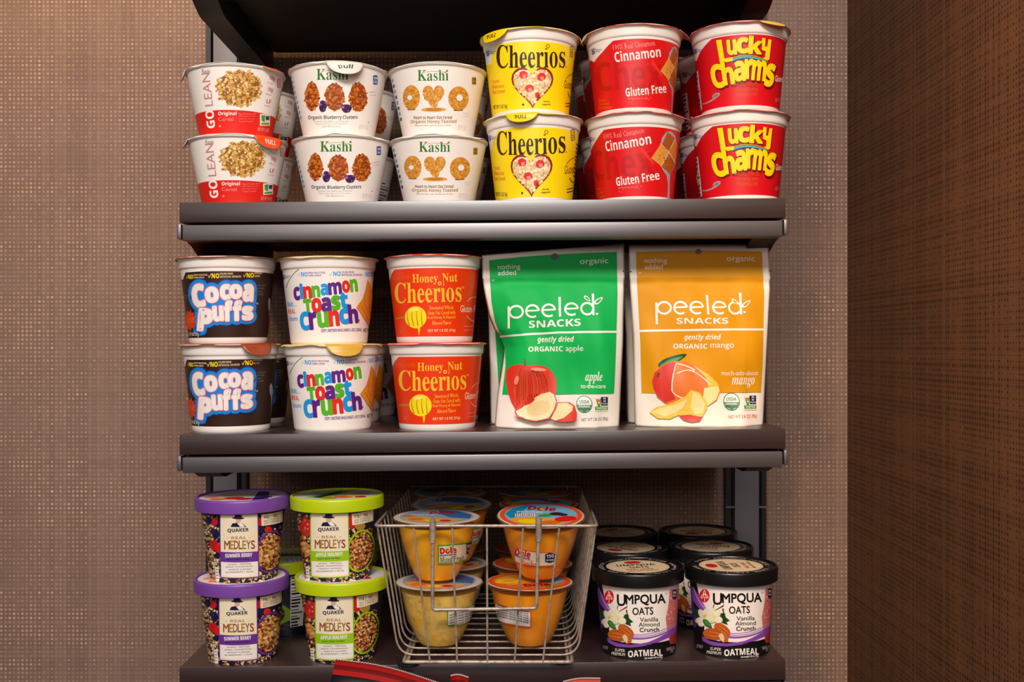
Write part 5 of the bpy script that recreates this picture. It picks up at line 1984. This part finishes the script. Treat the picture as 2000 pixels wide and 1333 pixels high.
# ---------------------------------------------------------------- wire basket
def wire_mat(name):
    m = bpy.data.materials.new(name)
    m.use_nodes = True
    nt = m.node_tree
    p = nt.nodes['Principled BSDF']
    tc = nt.nodes.new('ShaderNodeTexCoord').outputs['Object']
    f = nmath(nt, 'MULTIPLY_ADD', nnoise(nt, tc, 160, 4, 0.65), 4.0, -1.9, clamp=True)
    nt.links.new(nmix(nt, f, rgb(176, 158, 142), rgb(120, 98, 84)), p.inputs['Base Color'])
    p.inputs['Roughness'].default_value = 0.42
    p.inputs['Metallic'].default_value = 0.35
    return m


wire_m = wire_mat('worn_chrome_wire')
rubber_m = mat('black_rubber', (20, 20, 20), 0.5)
bk_o = W(957, 1300, 0)
ZB = zat(Z3, K3, bk_o.x)                    # board height under the basket
basket = empty('wire_basket', (bk_o.x, 0, ZB))
tag(basket, 'wire basket holding the plastic fruit cups, a wire loop hanging on its front', 'wire basket')


def bp(x, y, z):
    return Vector((x - bk_o.x, y, z - ZB))


TZ, BZ = -0.1733, ZB + 0.0046
TF, TB, BF, BB = -0.016, 0.276, -0.010, 0.268
SHX = 0.0069
TL, TR_ = -0.1215, 0.0918
BL, BR = -0.0950, 0.0680


def sx(x, y):
    return x + SHX * (y - BF) / 0.28


def part(name, pts, r, closed=False, seg=10, parent=basket):
    b = MB()
    b.tube(pts, r, seg, 0, closed)
    return b.build(name, wire_m, parent, angle=60)


top = [bp(sx(TL, TF), TF, TZ), bp(sx(TR_, TF), TF, TZ), bp(sx(TR_, TB), TB, TZ), bp(sx(TL, TB), TB, TZ)]
part('top_rim', fillet(top, 0.006, 5, True), 0.0016, True)
bot = [bp(sx(BL, BF), BF, BZ), bp(sx(BR, BF), BF, BZ), bp(sx(BR, BB), BB, BZ), bp(sx(BL, BB), BB, BZ)]
part('bottom_frame', fillet(bot, 0.004, 4, True), 0.0019, True)
nw = 12
for i in range(nw):
    t = i / (nw - 1)
    y = 0.002 + t * 0.258
    yt = TF + 0.012 + t * (TB - TF - 0.024)
    pts = [bp(sx(TL, yt), yt, TZ), bp(sx(BL - 0.006, y), y, BZ + 0.0035), bp(sx(BR + 0.006, y), y, BZ + 0.0035), bp(sx(TR_, yt), yt, TZ)]
    part('cross_wire', fillet(pts, 0.016, 6), 0.00105)
for fx_t, fx_b in ((807, 840), (883, 893), (951, 952), (1022, 1005), (1093, 1060)):
    a, b_ = W(fx_t, 1028, TF), W(fx_b, 1293, BF)
    part('front_wire', [bp(a.x, TF + 0.001, TZ), bp(b_.x, BF - 0.0008, BZ)], 0.00105)
for i in range(6):
    t = (i + 0.5) / 6
    part('back_wire', [bp(sx(TL + (TR_ - TL) * t, TB), TB - 0.001, TZ), bp(sx(BL + (BR - BL) * t, BB), BB, BZ)], 0.00105)
for xx in (BL + 0.004, BR - 0.004):
    part('runner_wire', [bp(sx(xx, BF), BF, BZ + 0.001), bp(sx(xx, BB), BB, BZ + 0.001)], 0.0016)
YL = TF - 0.0036
loop = [W(845, 1018, YL), W(845, 1192, YL), W(1048, 1189, YL), W(1052, 1015, YL)]
loop = [bp(p_.x, p_.y + (0.0036 if 0 else 0), p_.z) for p_ in loop]
hooks = [loop[0] + Vector((0, 0.006, 0.0005))] + loop + [loop[3] + Vector((0, 0.006, 0.0005))]
hl = part('hanging_loop', fillet(hooks, 0.0035, 4), 0.0018)
for q in (loop[0], loop[3]):
    b = MB()
    b.tube([q + Vector((0, 0, 0.001)), q + Vector((0, 0, -0.021))], 0.0030, 12)
    b.build('sleeve', wire_m, hl, angle=50)
for fx, fy in ((797, 0.002), (1097, 0.002), (797, 0.236), (1097, 0.236)):
    b = MB()
    x = W(fx, 1300, 0).x + (SHX if fy > 0.1 else 0)
    zz = zat(Z3, K3, x) - ZB
    b.lathe([(0.004, -0.0), (0.0105, 0.0), (0.0115, 0.0008), (0.0115, 0.0022), (0.0095, 0.0034), (0.003, 0.0036)], 32)
    o = b.build('rubber_foot', rubber_m, basket, angle=40)
    o.location = (x - bk_o.x, fy, zz)

# ---------------------------------------------------------------- plastic fruit cups
FH = 0.0620
FPROF = [(0.0, 0.0004), (0.012, 0.0003), (0.0185, 0.0), (0.0205, 0.0014), (0.0235, 0.0060), (0.0280, 0.0150), (0.0318, 0.0250), (0.0348, 0.0350), (0.0372, 0.0450), (0.0388, 0.0530),
         (0.0394, 0.0548), (0.0412, 0.0556), (0.0416, 0.0580), (0.0424, 0.0600), (0.0442, 0.0606), (0.0447, 0.0613), (0.0442, 0.0620), (0.0400, 0.0620)]


def fr_R(z):
    p = FPROF[2:10]
    for (r0, z0), (r1, z1) in zip(p, p[1:]):
        if z <= z1:
            return r0 + (r1 - r0) * max(0, (z - z0)) / (z1 - z0)
    return p[-1][0] + (z - p[-1][1]) * 0.2


def clear_plastic():
    m = bpy.data.materials.new('clear_plastic')
    m.use_nodes = True
    nt = m.node_tree
    p = nt.nodes['Principled BSDF']
    p.inputs['Base Color'].default_value = rgb(250, 205, 130)
    p.inputs['Roughness'].default_value = 0.10
    lw = nt.nodes.new('ShaderNodeLayerWeight')
    lw.inputs['Blend'].default_value = 0.35
    nt.links.new(nmath(nt, 'MULTIPLY_ADD', nmath(nt, 'POWER', lw.outputs['Facing'], 2.0), 0.30, 0.03), p.inputs['Alpha'])
    p.inputs['Specular IOR Level'].default_value = 1.0
    p.inputs['Coat Weight'].default_value = 1.0
    return m


def fruit_mat(name, c1, c2, c3, scale, amt):
    m = bpy.data.materials.new(name)
    m.use_nodes = True
    nt = m.node_tree
    p = nt.nodes['Principled BSDF']
    tc = nt.nodes.new('ShaderNodeTexCoord').outputs['Object']
    v = nt.nodes.new('ShaderNodeTexVoronoi')
    v.feature = 'SMOOTH_F1'
    v.inputs['Scale'].default_value = scale
    v.inputs['Smoothness'].default_value = 0.25
    nt.links.new(tc, v.inputs['Vector'])
    sp = nt.nodes.new('ShaderNodeSeparateColor')
    nt.links.new(v.outputs['Color'], sp.inputs[0])
    n = nnoise(nt, tc, 60, 3)
    f1 = nmath(nt, 'MULTIPLY_ADD', sp.outputs[0], amt, nmath(nt, 'MULTIPLY_ADD', n, 0.5, -0.25), clamp=True)
    f2 = nmath(nt, 'MULTIPLY', nmath(nt, 'MULTIPLY_ADD', nnoise(nt, tc, 110, 4), 3.0, -1.6, clamp=True), amt, clamp=True)
    c = nmix(nt, f1, rgb(*c1), rgb(*c2))
    nt.links.new(nmix(nt, f2, c, rgb(*c3)), p.inputs['Base Color'])
    p.inputs['Roughness'].default_value = 0.3
    return m


plast = clear_plastic()
amber_m = fruit_mat('fruit_in_syrup', (246, 172, 26), (236, 150, 16), (250, 190, 56), 60, 0.5)
mixed_m = fruit_mat('mixed_fruit_pieces', (236, 172, 44), (232, 194, 100), (130, 96, 44), 85, 1.0)
peach_m = fruit_mat('peach_slices', (250, 150, 10), (240, 130, 6), (252, 172, 34), 60, 0.5)


def lid_film(lid, kind, z):
    A = Art(mmproj)
    R = 41.5
    if kind == 'peach':
        A.ell(0, 0, R, R, ink('film_orange', 234, 76, 26), n=56)
        A.ell(0, 0, 36.5, 36.5, ink('film_sky', 120, 176, 206), n=48)
        A.poly([(-36, -4), (-28, -22), (-10, -34), (-22, 0), (-30, 14)], ink('film_teal', 24, 132, 178))
        A.poly([(-34, 12), (-10, 8), (10, 12), (30, 4), (36, 6), (28, 22), (12, 34), (-10, 35), (-26, 26)], ink('film_peach', 236, 160, 46))
        A.ell(-10, 22, 14, 7, I['yellow'], rot=-10)
        A.ell(6, 26, 13, 6, ink('film_peach_deep', 222, 106, 30), rot=10)
        A.ell(24, 14, 12, 8, I['scarlet'], rot=30)
        leaf_shape(A, 6, 2, 9, 4, 20, I['leaf'])
        A.ell(16, -2, 7, 5, I['dbrown'])
        A.ell(22, 1, 5, 4, I['plum'])
        A.text('Dole', -12, -28, 16, -14, I['ruby'], 'bold', -10, off=0.03)
        A.ell(1.5, -19, 2.4, 2.6, I['yellow'], n=12)
        A.text('peaches', -24, -12, 2, -5, I['white'], 'bold', -6)
        A.rect(-26, -3, -6, 6, I['white'])
        for i in range(9):
            A.rect(-25 + i * 2.1, -2, -24 + i * 2.1, 5, I['ruby'] if i % 3 else I['black'])
    elif kind == 'slices':
        A.ell(0, 0, R, R, ink('film_orange', 234, 76, 26), n=56)
        A.ell(0, 0, 37, 37, ink('film_peach_deep', 222, 106, 30), n=48)
        A.poly([(-36, -6), (-20, -26), (2, -34), (10, -10), (0, 10), (-20, 20)], ink('film_peach', 236, 160, 46))
        A.ell(-22, 2, 14, 9, I['yellow'], rot=30)
        A.ell(-20, 0, 9, 5, ink('film_peach', 236, 160, 46), rot=30)
        A.poly([(8, -34), (28, -22), (36, 0), (26, 14), (14, 0)], ink('film_sky', 120, 176, 206))
        A.text('Dole', -6, 12, 20, 24, I['ruby'], 'bold', 10, off=0.03)
        leaf_shape(A, 22, 24, 8, 3, 30, I['leaf'])
    else:
        A.ell(0, 0, R, R, ink('film_cream', 206, 188, 176), n=56)
        A.ell(0, 0, 37, 37, ink('film_grey_blue', 140, 156, 176), n=48)
        A.poly([(0, -36), (20, -30), (35, -10), (34, 12), (14, 6), (2, -14)], ink('film_blue', 56, 96, 150))
        A.poly([(-36, 6), (-16, 0), (8, 12), (30, 16), (16, 33), (-12, 35), (-28, 24)], ink('film_gold', 214, 160, 76))
        for x, y, r, m in ((-20, 16, 8, I['orange']), (-4, 24, 7, I['yellow']), (10, 24, 6, I['ruby']), (-28, -2, 6, ink('film_rose', 190, 110, 100))):
            A.ell(x, y, r, r * 0.8, m, n=14)
        A.text('Dole', -8, -26, 18, -13, I['ruby'], 'bold', -8, off=0.03)
        A.text('mixed fruit', -26, -10, -2, -4, I['white'], 'bold')
    A.build('film_print', disc_surf(z), lid, step=None)


def sticker(kind, px, cy, zb):
    x = cx_of(px, cy)
    A = Art(cone_proj(x, cy, zb, fr_R), (720, 930), 3.309)
    if kind == 'mixed':
        A.poly([(447, 440), (560, 434), (676, 412), (674, 538), (560, 560), (447, 566)], ink('label_green', 96, 168, 40))
        A.poly([(455, 450), (560, 443), (668, 422), (667, 530), (560, 552), (455, 558)], I['cream'])
        A.text('Dole', 462, 456, 566, 496, I['red'], 'bold', 3, off=0.03)
        A.ell(512, 478, 7, 8, I['lemon'], n=10)
        A.poly([(458, 506), (566, 498), (566, 504), (458, 512)], I['royal'])
        A.text('Mixed Fruit', 458, 512, 614, 552, I['dgreen'], 'serifitalic', 5)
        A.poly([(628, 432), (664, 424), (664, 498), (646, 508), (628, 504)], I['navy'])
        A.text('80', 634, 440, 660, 462, I['white'], 'bold', 4, res=1)
        A.text('CAL', 634, 472, 660, 486, I['white'], 'bold', 4, res=1)
    elif kind == 'peach':
        A.poly([(942, 450), (1070, 470), (1210, 474), (1206, 572), (1070, 578), (944, 562)], ink('label_orange', 230, 84, 40))
        A.poly([(949, 458), (1070, 476), (1202, 480), (1199, 566), (1070, 570), (950, 555)], I['cream'])
        A.text('Dole', 950, 464, 1046, 512, I['red'], 'bold', -6, off=0.03)
        A.ell(996, 492, 7, 8, I['lemon'], n=10)
        A.poly([(950, 506), (1044, 522), (1044, 528), (950, 513)], I['royal'])
        A.text('yellow cling', 970, 526, 1060, 540, I['grey'], '', -4, res=1)
        A.text('Peaches', 988, 540, 1086, 574, I['scarlet'], 'serifitalic', -3)
        A.poly([(1140, 488), (1170, 478), (1202, 488), (1202, 540), (1170, 552), (1140, 542)], I['navy'])
        A.text('150', 1148, 490, 1196, 514, I['white'], 'bold', res=1)
        A.text('CALORIES', 1146, 524, 1198, 536, I['white'], 'bold', res=1)
    elif kind == 'small print green':
        A.poly([(506, 868), (600, 850), (690, 822), (688, 930), (600, 964), (508, 972)], ink('label_green', 96, 168, 40))
        A.poly([(514, 876), (600, 858), (683, 832), (681, 924), (600, 957), (515, 965)], I['white'])
        for i in range(5):
            A.text('INGREDIENTS: PEACHES, PEARS, WATER', 518, 878 + i * 16, 678, 890 + i * 16, I['black'], 'bold', 14, res=1)
    else:
        A.poly([(814, 812), (900, 850), (1052, 874), (1050, 982), (930, 966), (822, 926)], ink('label_orange', 230, 84, 40))
        A.poly([(822, 824), (900, 858), (1045, 882), (1043, 974), (930, 958), (829, 920)], I['white'])
        for i in range(6):
            A.text('INGREDIENTS: PEACHES, WATER, SUGAR', 832, 850 + i * 14, 1036, 861 + i * 14, I['black'], 'bold', -13, res=1)
    return A


def make_fruit(fill_m, fill_h, film, stick, px, cy, zb):
    r = empty('fruit_cup')
    b = MB()
    b.lathe([(max(q, 0.004), z) for q, z in FPROF], 80, cap0=True, cap1=False)
    # fluted foot
    V = []
    for (x, y, z) in b.v:
        a = math.atan2(x, -y)
        k = 1 + 0.018 * math.cos(14 * a) * max(0, 1 - z / 0.02) if z > 0.0006 else 1
        V.append((x * k, y * k, z))
    b.v = V
    b.build('plastic_cup', plast, r, angle=35)
    b = MB()
    pr = [(0.004, 0.0016)] + [(fr_R(z) - 0.0011, z) for z in (0.0018, 0.006, 0.012, 0.02, 0.028, 0.036, 0.044, min(0.0552, fill_h))] + [(0.004, min(0.0552, fill_h))]
    b.lathe(pr, 64)
    b.build('fruit_filling', fill_m, r, angle=50)
    b = MB()
    b.lathe([(0.004, FH), (0.0430, FH), (0.0434, FH + 0.0003), (0.0425, FH + 0.0006), (0.004, FH + 0.0005)], 80, cap0=True, cap1=True)
    lid = b.build('film_lid', mat('film_lid', (214, 190, 170), 0.22), r, angle=60)
    lid_film(lid, film, FH + 0.0005)
    if stick:
        sticker(stick, px, cy, zb).build('sticker', cone_surf(fr_R, 0.30), r, gap=0.00008, base=0.0003)
    return r


YF = 0.037
zf0 = BZ + 0.0046
zlo = zf0 + 0.001
zup = zlo + FH + 0.0035
FR = []
for kind, fill, fh, film, st, px, lev, tilt, yaw, yy, lb in (
        ('m', amber_m, 0.0552, 'mixed', 'mixed', 853, 1, 0.02, 0.0, YF, 'clear cup of amber mixed fruit with green edged label, stacked in the wire basket'),
        ('p', peach_m, 0.0552, 'peach', 'peach', 1056, 1, 0.15, 0.0, YF, 'clear cup of peaches with orange lid tipped forward, stacked in the wire basket'),
        ('x', mixed_m, 0.0545, 'mixed', 'small print green', 858, 0, 0.0, 0.0, YF, 'clear cup of chunky pale mixed fruit on the basket floor, small print showing'),
        ('s', peach_m, 0.0552, 'slices', 'small print orange', 1034, 0, 0.0, 0.0, YF, 'clear cup of peaches with orange slice lid on the basket floor')):
    x = cx_of(px, yy)
    z = zup if lev else zlo
    o = make_fruit(fill, fh, film, st, px, yy, z)
    place(o, x, yy, z, yaw, 0.0, tilt)
    if tilt > 0.1:
        o.location.z += 0.0030
        o.location.y += 0.004
    tag(o, lb, 'fruit cup', 'fruit cups in the basket')
    FR.append(o)
for src, px, yy, lev, tilt, yaw, lb in (
        (0, 882, 0.1282, 1, 0.06, 0.5, 'clear mixed fruit cup in shade, second back on the upper layer of the basket'),
        (0, 878, 0.2195, 1, 0.02, 1.4, 'clear mixed fruit cup nearest the back of the basket, upper layer'),
        (1, 1052, 0.1290, 1, 0.02, -0.6, 'clear peach cup in shade, second back on the upper layer of the basket'),
        (1, 1046, 0.2195, 1, 0.0, 0.8, 'clear peach cup nearest the back of the basket, upper layer'),
        (2, 876, 0.1282, 0, 0, 0.7, 'clear mixed fruit cup in shade on the basket floor, second back'),
        (3, 1040, 0.1282, 0, 0, -0.8, 'clear peach cup in shade on the basket floor, second back'),
        (2, 884, 0.2195, 0, 0, 2.0, 'clear mixed fruit cup on the basket floor nearest its back'),
        (3, 1036, 0.2195, 0, 0, 1.1, 'clear peach cup on the basket floor nearest its back')):
    c = copy_tree(FR[src])
    place(c, cx_of(px, yy), yy, zup if lev else zlo, yaw, 0.0, tilt)
    tag(c, lb, 'fruit cup', 'fruit cups in the basket')

# ---------------------------------------------------------------- red snack bags in front of the lowest board
bag_red = mat('bag_red', (172, 24, 22), 0.34)
bag_dred = mat('bag_dark_red', (112, 12, 14), 0.36)
bag_black = mat('bag_black', (16, 13, 14), 0.34)
bag_coral = mat('bag_coral', (224, 92, 72), 0.4)
bag_grey = mat('bag_grey', (96, 90, 90), 0.4)


def make_bag(label, corner, width, height, rot, red_h, top_m, sag=0.0, lean=0.0):
    """pillow bag hanging from its crimped, saw-toothed top seam; corner is the seam's left end"""
    r = empty('snack_bag')
    nx, nz = 84, 46
    V, F, MI_ = [], [], []
    for side in (0, 1):
        for j in range(nz + 1):
            t = j / nz
            for i in range(nx + 1):
                s = i / nx
                z = -t * height - sag * math.sin(s * PI)
                e = max(0.0, 1 - (2 * s - 1) ** 2)
                full = min(1.0, max(0.0, (t - 0.09) * 4)) * min(1.0, max(0.0, (0.985 - t) * 9))
                b_ = 0.021 * e ** 0.6 * full ** 0.7
                cr = 0.0005 * math.sin(t / 0.09 * 5 * 2 * PI) if t < 0.09 else 0.0
                if j == 0:
                    z += 0.0011 * (1 if i % 2 else 0)
                y = (-b_ if side == 0 else b_) + cr + (0.00025 if side else 0) + 0.004 * math.sin(s * 4.0) * (1 - t)
                if side and (i in (0, nx) or j in (0, nz)):
                    y -= 0.00025
                V.append((s * width, y, z))
    m = (nx + 1) * (nz + 1)
    for j in range(nz):
        d = (j + 0.5) / nz * height
        if d < red_h:
            mi = 1 if (j % 2 and d > 0.004) else 0
        elif d < red_h + 0.004:
            mi = 2
        elif d < red_h + 0.0065:
            mi = 3
        else:
            mi = 2
        for i in range(nx):
            q = j * (nx + 1) + i
            F.append((q, q + nx + 1, q + nx + 2, q + 1)); MI_.append(mi)
            F.append((m + q, m + q + 1, m + q + nx + 2, m + q + nx + 1)); MI_.append(mi)
    mesh_obj('bag_body', V, F, [top_m, bag_dred if top_m is bag_red else top_m, bag_black, bag_grey], r, MI_)
    b = MB()
    pts = [(i * width / nx, -0.0008 + 0.004 * math.sin(i / nx * 4.0), 0.0004 - sag * math.sin(i / nx * PI) + 0.0011 * (i % 2)) for i in range(nx + 1)]
    for i in range(0, nx):
        b.tube([pts[i], pts[i + 1]], 0.00045, 5)
    b.build('seam_edge', mat('bag_silver', (206, 190, 178), 0.35, 0.3), r, angle=60)
    r.location = corner
    r.rotation_euler = (lean, rot, 0)
    tag(r, label, 'snack bag', 'red snack bags')
    return r


YB = -0.062
make_bag('red and black snack bag with slanting saw-toothed top seam below the wire basket', W(655, 1290, YB), 0.100, 0.205, math.radians(12.5), 0.0135, bag_red, -0.002)
make_bag('red snack bag of which only a small folded corner rises, between the two other bags', W(881, 1322, YB - 0.02), 0.0155, 0.185, math.radians(2), 0.010, bag_red)
make_bag('coral red snack bag whose upper seam just rises below the basket corner', W(1100, 1334, YB), 0.034, 0.19, math.radians(-7), 0.02, bag_coral)
